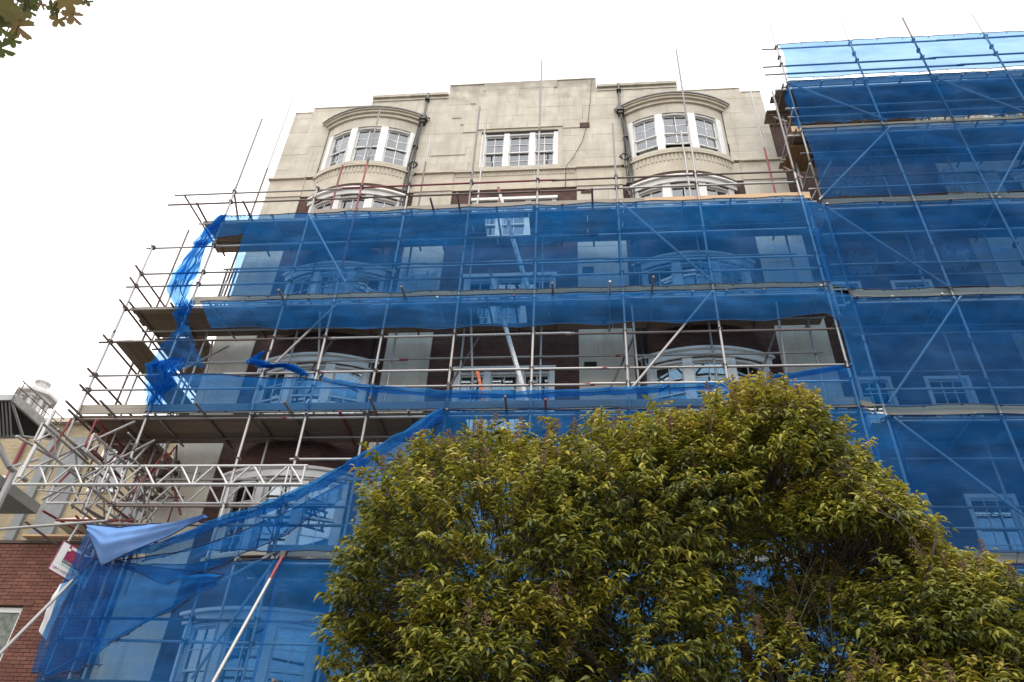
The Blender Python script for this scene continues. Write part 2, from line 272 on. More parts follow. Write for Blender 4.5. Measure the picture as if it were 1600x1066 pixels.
# ------------------------------------------------------------------ mansion blocks of stone and brick
FY = 1.6
def bowmap(cx, half, sag, y=FY):
    Rr = (half*half+sag*sag)/(2*sag); yc = y-sag+Rr; am = math.asin(half/Rr)
    def M(s, d, z):
        a = s/half*am; return (cx+(Rr+d)*math.sin(a), yc-(Rr+d)*math.cos(a), z)
    return M
def flatmap(cx, y=FY): return lambda s, d, z: (cx+s, y-d, z)
def window(M, half, z0, z1, parent, nseg, split=True, blind=None, label=None, rec=.06, rows=2, lift=0.):
    """three-light sliding sash window on map M"""
    fr = MB(); q = nseg; jw = .21 if nseg > 1 else .17
    fr.cbox(M, -half, half, -rec-.13, -rec+.015, z0, z0+.07, q*3)
    fr.cbox(M, -half, half, -rec-.13, -rec+.015, z1-.07, z1, q*3)
    lights = []
    lw = 2*half/3
    for k in range(4):
        c = -half+k*lw; w_ = jw if k in (1, 2) else jw*.8
        c = c+(jw*.4 if k == 0 else (-jw*.4 if k == 3 else 0))
        fr.cbox(M, c-w_/2, c+w_/2, -rec-.13, -rec+.045, z0+.001, z1-.001, 1)
    wdw = fr.build('window', WHITE, parent)
    if label: wdw['label'] = label
    for k in range(3):
        a = -half+k*lw+jw*.5+(jw*.3 if k == 0 else 0); b = -half+(k+1)*lw-jw*.5-(jw*.3 if k == 2 else 0)
        zm = (z0+z1)/2; zz0 = z0+.07; zz1 = z1-.07
        for up_ in (0, 1):
            lo, hi, dd = (zm-.02, zz1, -rec-.05) if up_ else (zz0, zm+.02, -rec-.09)
            if not up_ and lift: lo += lift; hi += lift
            sb = MB(); t = .035
            sb.cbox(M, a, b, dd-.035, dd, lo, lo+t*1.2, 1); sb.cbox(M, a, b, dd-.035, dd, hi-t, hi, 1)
            sb.cbox(M, a, a+t, dd-.034, dd-.001, lo+t*1.2, hi-t, 1); sb.cbox(M, b-t, b, dd-.034, dd-.001, lo+t*1.2, hi-t, 1)
            mid = (a+b)/2; zc = (lo+hi)/2
            sb.cbox(M, mid-.011, mid+.011, dd-.03, dd-.003, lo+t, hi-t, 1); sb.cbox(M, a+t, b-t, dd-.029, dd-.004, zc-.011, zc+.011, 1)
            sb.build('sash', WHITE, wdw)
            if split:
                for (pa, pb) in ((a+t, mid-.011), (mid+.011, b-t)):
                    for (za, zb) in ((lo+t, zc-.011), (zc+.011, hi-t)):
                        j1, j2 = J(.0025), J(.0025)
                        V = [M(pa, dd-.018+j1, za), M(pb, dd-.018-j1, za), M(pb, dd-.018-j1+j2, zb), M(pa, dd-.018+j1+j2, zb)]
                        V += [(v[0], v[1]+.004, v[2]) for v in V]
                        mk('pane', V, [(0, 1, 2, 3), (7, 6, 5, 4), (0, 4, 5, 1), (1, 5, 6, 2), (2, 6, 7, 3), (3, 7, 4, 0)], GLASS, wdw)
            else:
                V = [M(a+t, dd-.018, lo+t), M(b-t, dd-.018, lo+t), M(b-t, dd-.018, hi-t), M(a+t, dd-.018, hi-t)]; V += [(v[0], v[1]+.004, v[2]) for v in V]
                mk('glazing', V, [(0, 1, 2, 3), (7, 6, 5, 4), (0, 4, 5, 1), (1, 5, 6, 2), (2, 6, 7, 3), (3, 7, 4, 0)], GLASS, wdw)
        if blind:
            drop, wfrac = blind[k]
            if drop > 0:
                n = 26; V = []; F = []
                wa, wb = (a, b) if wfrac == 0 else ((a, a+(b-a)*wfrac) if wfrac > 0 else (b+(b-a)*wfrac, b))
                for i in range(n+1):
                    s_ = wa+(wb-wa)*i/n; dd = -rec-.26+.022*math.sin(i*1.9)+J(.006)
                    V += [M(s_, dd, z1-.03), M(s_+J(.006), dd+J(.01), z1-(z1-z0)*drop)]
                F = [(2*i, 2*i+2, 2*i+3, 2*i+1) for i in range(n)]
                mk('curtain', V, F, BLIND, wdw)
    return wdw
def cornice(M, half, z, parent, n, m=WHITE, name='window_cornice', out=.14, h=.23, ext=.06):
    b = MB(); b.cbox(M, -half-ext*.4, half+ext*.4, -.05, out*.30, z, z+h*.72, n); b.cbox(M, -half-ext, half+ext, -.05, out*.85, z+h*.72+.001, z+h, n)
    return b.build(name, m, parent)

HEADS = [17.95, 14.98, 11.96, 8.92, 5.85, 2.9]
def block(ox, label, full=True):
    B = thing('mansion_block', label, 'building', (ox-1.87, FY, 0)); X = lambda x: x+ox
    xs = dict(l=-9.5, p0=-8.4, p1=-4.93, p2=-3.78, p3=-.12, p4=1.2, p5=4.6, r=5.8)
    wall = MB(); BD = 0.03      # brick set back from the stone piers
    def pierblocks(x0, x1, z0, z1, name='stone_block', hh=.62, yo=0):
        z = z0; k = 0
        while z < z1-.05:
            h = min(hh, z1-z); y_ = FY-yo+J(.0025)
            if k % 2: cuts = [x0, x0+(x1-x0)*.36, x1]
            else: cuts = [x0, x0+(x1-x0)*.68, x1]
            for a, b in zip(cuts[:-1], cuts[1:]):
                MB().box(X(a)+.002, X(b)-.002, y_+J(.002), FY+.22, z+.002, z+h-.002).build(name, STONE, B)
            z += h; k += 1
    piers = [(-9.5, -8.4), (-4.93, -3.78), (-.12, 1.2), (4.6, 5.8)] if full else [(-9.5, -8.4)]
    for a, b in piers: pierblocks(a, b, 4.0 if ox == 0 else 8, 18.42, hh=.75)
    # backing walls
    core = MB()
    zones = [(-8.4, -4.93, 'bow', -6.58), (-3.78, -.12, 'flat', -1.92), (1.2, 4.6, 'bow', 2.86)] if full else [(-8.4, -4.93, 'bow', -6.58)]
    bk = MB(); corb = MB(); stonewall = MB()
    n_pane = 0
    for zi, (x0, x1, kind, cx) in enumerate(zones):
        half = 1.50 if kind == 'bow' else 1.22
        if kind == 'bow':
            M = bowmap(X(cx), 1.50, .44); ns = 14
            bk.box(X(x0)+.003, X(cx-1.48), FY+BD, FY+.2, 0, 18.42); bk.box(X(cx+1.48), X(x1)-.003, FY+BD, FY+.2, 0, 18.42)
            tops = [18.42]+[h-1.72-.0 for h in HEADS]
            for top, h in zip(tops, HEADS+[0]): bk.cbox(M, -1.5, 1.5, -.24, 0, h if h else 0, top, ns)
            for h in HEADS[:5]:
                for sgn in (-1, 1): bk.cbox(M, sgn*1.5 if sgn < 0 else 1.40, -1.40 if sgn < 0 else 1.5, -.24, -.002, h-1.72, h, 1)
            wh = 1.40
        else:
            M = flatmap(X(cx), FY+BD); ns = 1
            bk.box(X(x0)+.003, X(cx-1.22), FY+BD, FY+.2, 0, 18.42); bk.box(X(cx+1.22), X(x1)-.003, FY+BD, FY+.2, 0, 18.42)
            tops = [18.42]+[h-1.72 for h in HEADS]
            for top, h in zip(tops, HEADS+[0]): bk.box(X(cx-1.22), X(cx+1.22), FY+BD, FY+.2, h, top)
            wh = 1.22
        rows = HEADS[:5] if ox == 0 else HEADS[:3]
        for ri, h in enumerate(rows):
            bl = [(random.choice([0, .45, 1.0, 1.0]), random.choice([0, .3, -.4, .55])) for _ in range(3)]
            if ri == 2: bl = [(1, 0), (1, -.55), (1, .5)] if kind == 'bow' else [(.92, 0), (.95, 0), (.95, .6)]
            window(M, wh, h-1.72, h, B, 2 if kind == 'bow' else 1, split=(ri < 3 and ox == 0), blind=bl, rec=.05)
            if kind == 'bow': cornice(M, 1.46, h+.002, B, 14)
            else:
                MB().box(X(cx-1.25), X(cx+1.25), FY-.035, FY+BD+.05, h+.002, h+.10).build('window_head', WHITE, B)
            sb = MB(); sb.cbox(M, -wh-.05, wh+.05, -.12, .07, h-1.72-.08, h-1.722, ns); sb.build('window_sill', STONEC, B)
        # string course and fluted corbel band
        if kind == 'bow':
            sw = MB(); sw.cbox(M, -1.5, 1.5, -.24, .012, 18.425, 19.17, ns); sw.build('stone_band', STONEC, B)
            for sg in (-1, 1):
                a, b = (x0, cx-1.49) if sg < 0 else (cx+1.49, x1); MB().box(X(a)+.003, X(b)-.003, FY+.0, FY+.2, 18.425, 19.17).build('stone_band', STONEC, B)
            st = MB(); st.cbox(M, -1.54, 1.54, -.1, .075, 19.172, 19.235, ns); st.cbox(M, -1.54, 1.54, -.1, .045, 19.236, 19.27, ns); st.build('string_course', STONEC, B)
            sl_ = MB(); sl_.cbox(M, -1.5, 1.5, -.24, .055, 19.272, 19.39, ns); sl_.build('window_sill', STONE, B)
            fl = MB()
            for i in range(27):
                s_ = -1.42+2.84*i/26; fl.cbox(M, s_-.026, s_+.026, .0, .032, 18.90, 19.168, 1)
            fl.build('fluting', STONEC, B)
            # top storey window, stone head, hood
            window(M, 1.40, 19.392, 21.10, B, 2, split=(ox == 0), rec=.045, blind=[(.95, 0), (.55, 0), (.95, 0)] if zi == 0 else [(.95, 0), (.6, 0), (.9, 0)], lift=(.34 if zi == 2 else 0))
            sh = MB(); sh.cbox(M, -1.5, 1.5, -.24, 0, 21.102, 21.62, ns)
            for sgn in (-1, 1): sh.cbox(M, -1.5 if sgn < 0 else 1.40, -1.40 if sgn < 0 else 1.5, -.24, -.001, 19.392, 21.10, 1)
            sh.build('bay_head', STONE, B)
            M2 = bowmap(X(cx), 1.70, .52)
            c = MB(); c.cbox(M2, -1.56, 1.56, -.1, -.02, 21.55, 21.68, ns); c.cbox(M2, -1.62, 1.62, -.1, .05, 21.681, 21.77, ns); c.cbox(M2, -1.70, 1.70, -.3, .10, 21.771, 21.82, ns); c.build('hood_cornice', STONEC, B)
            c = MB(); c.cbox(M2, -1.72, 1.72, -.3, .13, 21.822, 21.87, ns); c.cbox(M2, -1.66, 1.66, -.55, .04, 21.871, 21.93, ns); c.build('lead_hood', LEAD, B)
        else:
            MB().box(X(x0)+.003, X(x1)-.003, FY-.002, FY+.2, 18.425, 19.17).build('stone_band', STONEC, B)
            st = MB(); st.box(X(x0), X(x1), FY-.075, FY+.1, 19.172, 19.235); st.box(X(x0), X(x1), FY-.045, FY+.1, 19.236, 19.27); st.build('string_course', STONEC, B)
            fl = MB()
            for i in range(40):
                a = x0+.1+(x1-x0-.2)*i/39; fl.box(X(a)-.022, X(a)+.022, FY-.026, FY, 19.0, 19.168)
            fl.build('fluting', STONEC, B)
            MF = flatmap(X(cx+.05), FY)
            window(MF, 1.20, 19.392, 21.02, B, 1, split=True, rec=.06, blind=[(.95, 0), (.8, 0), (.95, 0)])
            f = MB(); f.cbox(MF, -1.34, -1.20, -.1, .02, 19.392, 21.20, 1); f.cbox(MF, 1.20, 1.34, -.1, .02, 19.392, 21.20, 1); f.cbox(MF, -1.199, 1.199, -.1, .019, 21.09, 21.20, 1); f.build('window_surround', STONEC, B)
            f = MB(); f.cbox(MF, -1.199, 1.199, -.25, -.02, 21.02, 21.089, 1); f.build('painted_lintel_shadow', IRON, B)  # solid black strip standing in for the shade under the lintel
            f = MB(); f.cbox(MF, -1.36, 1.36, -.2, .05, 19.272, 19.391, 1); f.build('window_sill', STONE, B)
    for a, b in piers:
        MB().box(X(a), X(b), FY-.03, FY+.2, 18.425, 19.17).build('stone_band', STONEC, B)
        st = MB(); st.box(X(a)-(.06 if a < -9 else 0), X(b)+(.06 if b > 5.7 else 0), FY-.10, FY+.1, 19.172, 19.235); st.box(X(a)-(.03 if a < -9 else 0), X(b)+(.03 if b > 5.7 else 0), FY-.07, FY+.1, 19.236, 19.27); st.build('string_course', STONEC, B)
    bk.build('brick_wall', BRICK, B)
    # top storey ashlar: courses cut round the bays and the centre window, stepped parapet
    steps = [(-9.45, -8.85, 22.5), (-8.85, -6.9, 22.72), (-6.9, -4.32, 23.10), (-4.32, .56, 23.63), (.56, 3.15, 23.10), (3.15, 5.07, 22.72), (5.07, 5.68, 22.5)]
    if not full: steps = steps[:2]
    def topz(x):
        for a, b, z in steps:
            if a <= x <= b: return z
        return 22
    holes = [(-8.10, -5.06, 19.2, 21.62), (1.34, 4.38, 19.2, 21.62), (-3.21, -.53, 19.2, 21.2)]
    raised = lambda x, z: (-3.9 < x < .15 and z > 21.2 and not (z > 22.3 and not -3.4 < x < -.35)) or (-4.4 < x < -3.8 and 19.3 < z < 20.4)
    lx0, lx1 = steps[0][0], steps[-1][1]
    z = 19.272; ci = 0; heights = [.38, .36, .36, .36, .36, .40, .36, .36, .36, .36, .33, .40]
    while z < 23.6:
        h = heights[ci % 12]; x = lx0-(.0); start = True
        while x < lx1-.02:
            Ln = random.uniform(.75, 1.35) if not start else random.uniform(.4, 1.1); start = False
            e = min(x+Ln, lx1)
            if lx1-e < .3: e = lx1
            for a, b, _ in steps:                                     # break at parapet steps
                if x < a-.05 < e-.05 and z+h > 22.4: e = a
            segs = [(x, e, z, min(z+h, 23.9))]
            for hx0, hx1, hz0, hz1 in holes:
                ns_ = []
                for (a, b, c0, c1) in segs:
                    if b <= hx0 or a >= hx1 or c1 <= hz0 or c0 >= hz1: ns_.append((a, b, c0, c1)); continue
                    if a < hx0: ns_.append((a, hx0, c0, c1))
                    if b > hx1: ns_.append((hx1, b, c0, c1))
                    if c1 > hz1: ns_.append((max(a, hx0), min(b, hx1), max(hz1, c0), c1))
                segs = ns_
            for (a, b, c0, c1) in segs:
                tz = topz((a+b)/2); c1 = min(c1, tz)
                if b-a < .03 or c1-c0 < .03: continue
                pr = .025 if raised((a+b)/2, (c0+c1)/2) else 0
                y_ = FY-.03-pr+J(.003)
                MB().box(X(a)+.002, X(b)-.002, y_, FY+.25, c0+.002, c1-.002).build('ashlar_block', STONE, B)
            x = e
        z += h; ci += 1
    for a, b, zt in steps:
        if 23.05 < zt < 23.2:
            MB().box(X(a)+.01, X(b)-.01, FY-.10, FY+.45, zt+.002, zt+.13).build('parapet_coping', STONE, B); MB().box(X(a)+.03, X(b)-.03, FY-.06, FY+.3, zt-.16, zt-.12).build('drip_mould', STONEC, B)
        else: MB().box(X(a)+.003, X(b)-.003, FY-.05, FY+.45, zt+.001, zt+.05+J(.012)).build('parapet_coping', STONE, B)
    # carcass behind the front: side walls, floors and roof (rooms behind the glass)
    l0, r0 = X(-9.48), X(5.78 if full else -3.9)
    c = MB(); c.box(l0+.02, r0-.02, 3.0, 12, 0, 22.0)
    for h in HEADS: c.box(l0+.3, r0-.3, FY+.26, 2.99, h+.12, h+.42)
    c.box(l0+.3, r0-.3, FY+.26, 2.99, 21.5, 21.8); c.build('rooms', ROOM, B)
    s_ = MB(); s_.box(l0, l0+.25, FY+.21, 12, 0, 22.3); s_.box(r0-.25, r0, FY+.21, 12, 0, 22.3); s_.build('side_wall', STONE, B)
    s_ = MB(); s_.box(l0+.26, r0-.26, FY+.3, 12, 22.02, 22.2); s_.build('roof', LEAD, B)
    if full:
        for zt in (21.19, 18.22, 15.14, 12.05, 9.0):                  # air bricks
            v = MB(); v.box(X(.0), X(.3), FY-(.062 if zt > 19 else (.036 if zt > 18.4 else .012)), FY+.02, zt-.11, zt+.11); o = v.build('air_brick', BLACK if zt < 13 else BRICK, B)
    return B
main = block(0, 'pale stone and dark brick mansion block with bow windows behind the scaffold')
far = block(19.8, 'pale stone bay of the next block, behind blue net at right edge', full=False)

# recessed brick link between the two blocks
Wg = thing('brick_link_building', 'dark brick building with white sash windows, wholly behind the right-hand blue net', 'building', (8, 2.2, 0))
wl = MB(); wy = 2.2; wins = []
cols = [(6.36, 7.18), (7.92, 8.94)]; zrows = [(h-1.45, h+.04) for h in (14.98, 11.98, 8.97, 5.9)]
zs = sorted([0]+[z for r in zrows for z in r]+[21.6])
for z0, z1 in zip(zs[:-1], zs[1:]):
    if (z0, z1) in zrows:
        e = [5.82]+[v for c in cols for v in c]+[10.28]
        for a, b in zip(e[0::2], e[1::2]): wl.box(a, b, wy, wy+.25, z0, z1)
    else: wl.box(5.82, 10.28, wy, wy+.25, z0, z1)
wl.build('brick_wall', BRICK, Wg)
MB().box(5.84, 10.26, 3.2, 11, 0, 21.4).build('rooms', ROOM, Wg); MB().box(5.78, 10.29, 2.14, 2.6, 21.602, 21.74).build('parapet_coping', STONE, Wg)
for (z0, z1) in zrows:
    for (a, b) in cols:
        f = MB(); t = .09; f.box(a, a+t, wy-.03, wy+.12, z0, z1); f.box(b-t, b, wy-.03, wy+.12, z0, z1); f.box(a+t, b-t, wy-.029, wy+.12, z1-t, z1-.001); f.box(a+t, b-t, wy-.06, wy+.12, z0-.0, z0+.06)
        wdw = f.build('window', WHITE, Wg); n3 = 3 if b-a > .75 else 2; zm = (z0+z1)/2
        for (lo, hi, yy) in ((zm-.02, z1-t, wy+.04), (z0+.06, zm+.02, wy+.08)):
            s_ = MB(); s_.box(a+t, b-t, yy, yy+.035, lo, lo+.045); s_.box(a+t, b-t, yy, yy+.035, hi-.035, hi); s_.box(a+t, a+t+.035, yy+.001, yy+.034, lo+.045, hi-.035); s_.box(b-t-.035, b-t, yy+.001, yy+.034, lo+.045, hi-.035)
            aw, bw = a+t+.035, b-t-.035; zc = (lo+hi)/2
            for i in range(1, n3): xx = aw+(bw-aw)*i/n3; s_.box(xx-.011, xx+.011, yy+.003, yy+.03, lo+.045, hi-.035)
            s_.box(aw, bw, yy+.004, yy+.029, zc-.011, zc+.011); s_.build('sash', WHITE, wdw)
            for i in range(n3):
                for (za, zb) in ((lo+.045, zc-.011), (zc+.011, hi-.035)):
                    xa = aw+(bw-aw)*i/n3+.011; xb = aw+(bw-aw)*(i+1)/n3-.011
                    MB().box(xa, xb, yy+.014, yy+.018, za, zb).build('pane', GLASS, wdw)
        if random.random() < .6:
            V = []
            for i in range(21): V += [(a+.1+(b-a-.2)*i/20, wy+.3+.02*math.sin(i*2.1), z1-.05), (a+.1+(b-a-.2)*i/20, wy+.3+.02*math.sin(i*2.1), z0+random.choice([.1, .7])*(z1-z0))]
            mk('curtain', V, [(2*i, 2*i+2, 2*i+3, 2*i+1) for i in range(20)], BLIND, wdw)

# rainwater pipes, hopper, cables on the stone front
for k, (px, top, lab) in enumerate([(-5.0, 23.2, 'black rainwater pipe with hopper left of the centre parapet'), (1.27, 23.2, 'black rainwater pipe with hopper right of the centre parapet')]):
    t = thing('rainwater_pipe', lab, 'pipe', (px, FY-.1, 0), 'rainwater pipes')
    y0 = FY-.13; sg = 1 if k else -1
    MB().path([(px, y0+.02, top), (px, y0+.02, 22.0), (px+sg*-.0, y0-.02, 21.7), (px+sg*.08, y0, 20.8), (px+sg*.13, y0, 19.6), (px+sg*.13, y0-.03, 19.1), (px+sg*.13, y0, 18.6), (px+sg*.13, y0, 4)], .034, 8).build('pipe', IRON, t, True)
    MB().path([(px+.09*sg, y0+.02, 21.7), (px+.17*sg, y0, 20.6), (px+.22*sg, y0, 19.4), (px+.22*sg, y0-.03, 18.0), (px+.22*sg, y0, 12)], .022, 6).build('cable', IRON, t, True)
    MB().path([(px-.03*sg, y0-.03, 21.6), (px+.05*sg, y0-.05, 20.3), (px+.03*sg, y0-.04, 19.2), (px+.10*sg, y0-.03, 18.0)], .014, 6).build('cable', IRON, t, True)
    h = MB(); h.box(px-.11, px+.11, y0-.10, y0+.11, 21.68, 21.86); h.box(px-.07, px+.07, y0-.07, y0+.1, 21.55, 21.679); h.build('hopper_head', IRON, t)
    for z in (22.8, 20.4, 18.3, 16, 14): MB().box(px-.07+(.1*sg if z < 21 else 0), px+.07+(.1*sg if z < 21 else 0), y0-.05, y0+.12, z, z+.05).build('pipe_bracket', IRON, t)
    cp = []
    for i in range(60): a = i*.55; cp.append((px+.04*sg+.16*math.cos(a)*(1-i/140)+J(.02), y0-.08+J(.03), 19.42+.13*math.sin(a)+J(.02)))
    MB().path(cp, .011, 5).build('cable_coil', IRON, t, True)
tag(MB().path([(.42, FY-.06, 23.62), (.36, FY-.09, 22.5), (.25, FY-.07, 21.3), (.08, FY-.08, 20.4), (-.22, FY-.08, 19.6), (-.42, FY-.12, 19.2), (-.45, FY-.1, 18.3)], .011, 6).build('loose_cable', IRON, None, True), 'thin dark cable hanging down the stone front right of the centre window', 'cable')

# ------------------------------------------------------------------ scaffolds
S = thing('main_scaffold', 'grey tube scaffold with plank decks across the stone and brick mansion block', 'scaffold', (-1.9, .5, 0))
IY = .95
outer = [(-11.05, 8.05, 14.95), (-9.42, 0, 20.1), (-7.08, 0, 16.95), (-5.86, 0, 20.27), (-4.55, 0, 17.55), (-2.88, 0, 20.2), (-1.12, 0, 22.44), (.91, 0, 19.14), (2.94, 0, 22.57), (5.40, 0, 20.26)]
inner = [(-9.33, 0, 22.4), (-7.03, 0, 19.87), (-4.51, 0, 20.1), (-2.86, 0, 21.2), (-1.0, 0, 16.5), (.95, 0, 16.8), (2.93, 0, 19.9), (5.16, 0, 21.7)]
for k, (x, z0, z1) in enumerate(outer):
    zc = z0
    segs = [z0]
    while zc < z1:
        zc = min(zc+random.choice([4.0, 6.4, 5.0]), z1)
        if z1-zc < 1.2: zc = z1
        segs.append(zc)
    if z1 > 17.4 and segs[-2] < 16.95: segs.insert(-1, 16.95)
    for a, b in zip(segs[:-1], segs[1:]):
        m = GALV_DARK if a > 14 else REDT if random.random() < .05 else (RUST if random.random() < .08 else GALV)
        tube('upright_tube', (x+J(.012), J(.01), a), (x+J(.012), J(.01), b), S, m)
        if b < z1: tube('sleeve_coupler', (x, 0, b-.09), (x, 0, b+.09), S, CLAMP, .031)
for (x, z0, z1) in inner:
    m = REDT if x in (-7.03, 5.16) else RUST if x < -4 else GALV
    tube('upright_tube', (x+J(.015), IY+J(.02), z0), (x+J(.015), IY+J(.02), 14.5), S, GALV); tube('upright_tube', (x+J(.01), IY, 14.5), (x+J(.01), IY, min(z1, 19)), S, m); tube('upright_tube', (x, IY, min(z1, 19)), (x, IY, z1+.01), S, GALV)
DECKS = [(15.90, -10.04, 5.75), (12.95, -11.0, 5.6), (9.86, -11.05, 5.62), (6.69, -9.5, 5.62), (4.50, -9.5, 5.62)]
def ledger(name, x0, x1, y, z, parent, mats=None, mid=True):
    cuts = [x0]; x = x0
    while x < x1-.01:
        x = min(x+random.uniform(4.5, 6.4), x1)
        if x1-x < 1.5: x = x1
        cuts.append(x)
    for i, (a, b) in enumerate(zip(cuts[:-1], cuts[1:])):
        m = mats[i % len(mats)] if mats else (REDT if random.random() < .05 else (RUST if random.random() < .35 else GALV))
        j = J(.012); tube(name, (a, y+J(.01), z+j), (b, y+J(.01), z+j+J(.015)), parent, m)
        if b < x1: tube('sleeve_coupler', (b-.1, y, z+j), (b+.1, y, z+j), parent, random.choice([CLAMP, REDT, GALV]), .032)
def deck(z, x0, x1, parent, hatch=None, rows=5, toe=None, exts=(.12, .16, .2, .5, .62)):
    zb = z-.02
    ledger('ledger_tube', x0-.05, x1, .055, zb-.12, parent); ledger('ledger_tube', x0-.05, x1, IY-.06, zb-.12, parent)
    x = x0+.15; 
    while x < x1:
        ext = random.choice(exts) if random.random() < .5 else .12
        tube('transom_tube', (x+J(.05), -ext, zb-.065), (x+J(.05), 1.38+J(.05), zb-.065), parent, RUST if random.random() < .75 else (REDT if random.random() < .3 else GALV))
        x += random.uniform(.62, 1.25)
    for r in range(rows):
        y0 = .09+r*.236+J(.004); cuts = [x0+J(.15) if r else x0]; x = x0
        while x < x1-.01:
            x = min(x+(3.9 if random.random() < .6 else 2.4), x1)
            if x1-x < .8: x = x1
            cuts.append(x)
        for a, b in zip(cuts[:-1], cuts[1:]):
            pieces = [(a, b)]
            if hatch and r >= 1 and r <= 3:
                pieces = []
                if a < hatch[0]: pieces.append((a, min(b, hatch[0])))
                if b > hatch[1]: pieces.append((max(a, hatch[1]), b))
            for (p, q) in pieces:
                if q-p > .1: board('deck_board', p+.006, q-.006, y0, y0+.225, zb-.038+J(.004), zb+J(.004), parent, BOARD, J(.0015))
    if toe:
        for (a, b, m) in toe: board('toe_board', a, b-.01, .032, .068, z+.0, z+.225, parent, m, J(.002))
HA = (-2.5, -1.35)
deck(15.90, -10.04, 5.75, S, HA, toe=[(-7.0, -2.9, TOEO), (-2.9, 1.6, TOEO), (1.6, 5.65, TOEN)])
deck(12.95, -11.0, 5.55, S, HA, toe=[(-9.4, -5.5, TOEO), (-5.5, -1.6, TOEO), (-1.6, 2.3, TOEO), (2.3, 5.5, TOEO)])
deck(9.86, -11.05, 5.62, S, HA, toe=[(-11.05, -7.2, TOEO), (-7.2, -3.3, TOEO), (-3.3, .6, TOEO), (.6, 4.5, TOEO), (4.5, 5.7, TOEN)])
deck(6.69, -6.6, 5.62, S, HA, toe=[(-6.0, -2.2, TOEO), (-2.2, 1.7, TOEO), (1.7, 5.6, TOEO)])
deck(4.50, -9.4, 5.62, S, None, rows=3)
RAILS = {15.90: (-11.24, 5.5), 12.95: (-11.2, 5.5), 9.86: (-11.3, 5.48), 6.69: (-9.6, 5.5), 4.5: (-9.6, 5.5)}
for zd, (a, b) in RAILS.items():
    for dz in (.62, 1.02): ledger('guard_rail', a+J(.15), b+J(.1), .05, zd+dz, S)
for z, a, b in ((14.88, -11.25, 5.5), (11.83, -11.35, 5.48), (8.72, -6.0, 5.5)):
    ledger('ledger_tube', a, b, .05, z, S); ledger('ledger_tube', -9.5, 5.3, IY-.06, z-.02, S)
for (a, b) in [((-7.1, 15.88), (-5.67, 13.45)), ((-5.78, 12.75), (-6.85, 11.1)), ((.96, 15.96), (3.0, 13.1)), ((2.94, 12.95), (.92, 10.25)), ((-9.4, 4.5), (-5.72, 6.8)), ((-6.75, 4.5), (-5.7, 6.75))]:
    tube('diagonal_brace', (a[0], -.03, a[1]), (b[0], -.03, b[1]), S, GALV)
for x in (-6.2, -2.6, 1.1, 4.3):                                        # short ledger-to-ledger braces behind
    tube('diagonal_brace', (x, .15, 12.7), (x+.1, .85, 10.9), S, GALV); tube('diagonal_brace', (x-.55, IY+.06, 10.95), (x+.1, IY+.06, 12.5), S, RUST)
for x, z0, z1 in outer:
    for z in [15.78, 16.52, 16.92, 14.88, 12.83, 13.57, 13.97, 11.83, 9.74, 10.48, 10.88, 8.72, 6.57, 7.31, 7.71, 5.12, 5.52, 4.38]:
        if z0 < z < z1 and not (x < -11 and z < 9): coupler((x, .03, z), S)
# left return down the flank of the block
for (x, y, z0, z1) in ((-11.05, 1.05, 8.1, 16.55), (-11.0, 1.3, 8.1, 14.9), (-9.85, 1.3, 4.5, 13.9), (-11.05, 3.3, 8.1, 13.8), (-9.9, 3.3, 4.5, 13.8), (-9.95, 5.2, 4.5, 13.6)):
    tube('upright_tube', (x, y, z0), (x+J(.03), y+J(.03), z1), S, random.choice([GALV, RUST]))
for z in (12.86, 11.8, 10.86, 10.42, 9.78, 13.57, 13.97):
    tube('return_ledger', (-11.05+.05, -.35, z-.05), (-11.0, 5.2, z-.05), S, random.choice([GALV, RUST, RUST]))
for z in (12.8, 11.75, 9.72): tube('return_ledger', (-9.8, .2, z), (-9.8, 5.2, z), S, RUST)
for z in (12.86, 9.78):
    for y in (1.7, 2.9, 4.1): tube('transom_tube', (-11.2, y, z-.01), (-9.65, y, z-.01), S, RUST)
    for k in range(6 if z > 11 else 5):
        x0 = -10.98+k*.232; board('deck_board', x0, x0+.222, 1.31+J(.05), 5.2, z+.03+J(.004), z+.068, S, BOARDY)
for k in range(3): board('deck_board', -11.02+k*.232, -10.80+k*.232, .12+J(.04), 4.6, 11.9+J(.004), 11.938, S, BOARDY)
for k, x in enumerate((-9.85, -9.75, -9.66)): tube('spare_tube', (x+.35, 1.12+k*.03, 12.98), (x+.36+J(.04), 1.10+k*.04, 15.0+J(.2)), S, RUST)
tube('diagonal_brace', (-10.9, .1, 16.95), (-10.15, 1.4, 16.0), S, RUST); tube('diagonal_brace', (-9.42, .0, 16.9), (-9.35, .95, 16.0), S, RUST)
tube('diagonal_brace', (-9.2, .3, 11.2), (-8.9, 1.3, 12.6), S, GALV); tube('diagonal_brace', (-9.1, 1.3, 10.9), (-9.3, 1.2, 12.7), S, GALV)
# raking props at the bottom left, half red half bare
def prop(a, b, f, label):
    t = thing('raking_tube', label, 'scaffold tube', a); a = Vector(a); b = Vector(b)
    tube('bare_tube', a, a.lerp(b, f), t, GALV if f > .3 else REDT, .03); tube('red_end', a.lerp(b, f), b, t, REDT, .0305); MB().box(b.x-.05, b.x+.05, b.y-.05, b.y+.05, b.z-.06, b.z+.06).build('clamp', CLAMP, t); return t
prop((-5.72, -1.35, 4.15), (-5.6, -.12, 6.66), .78, 'pale raking tube with red upper end, leaning to the first deck above the pavement')
prop((-9.95, -1.0, 4.1), (-9.15, -.15, 6.70), .8, 'white and red raking tube beside the red brick wall')
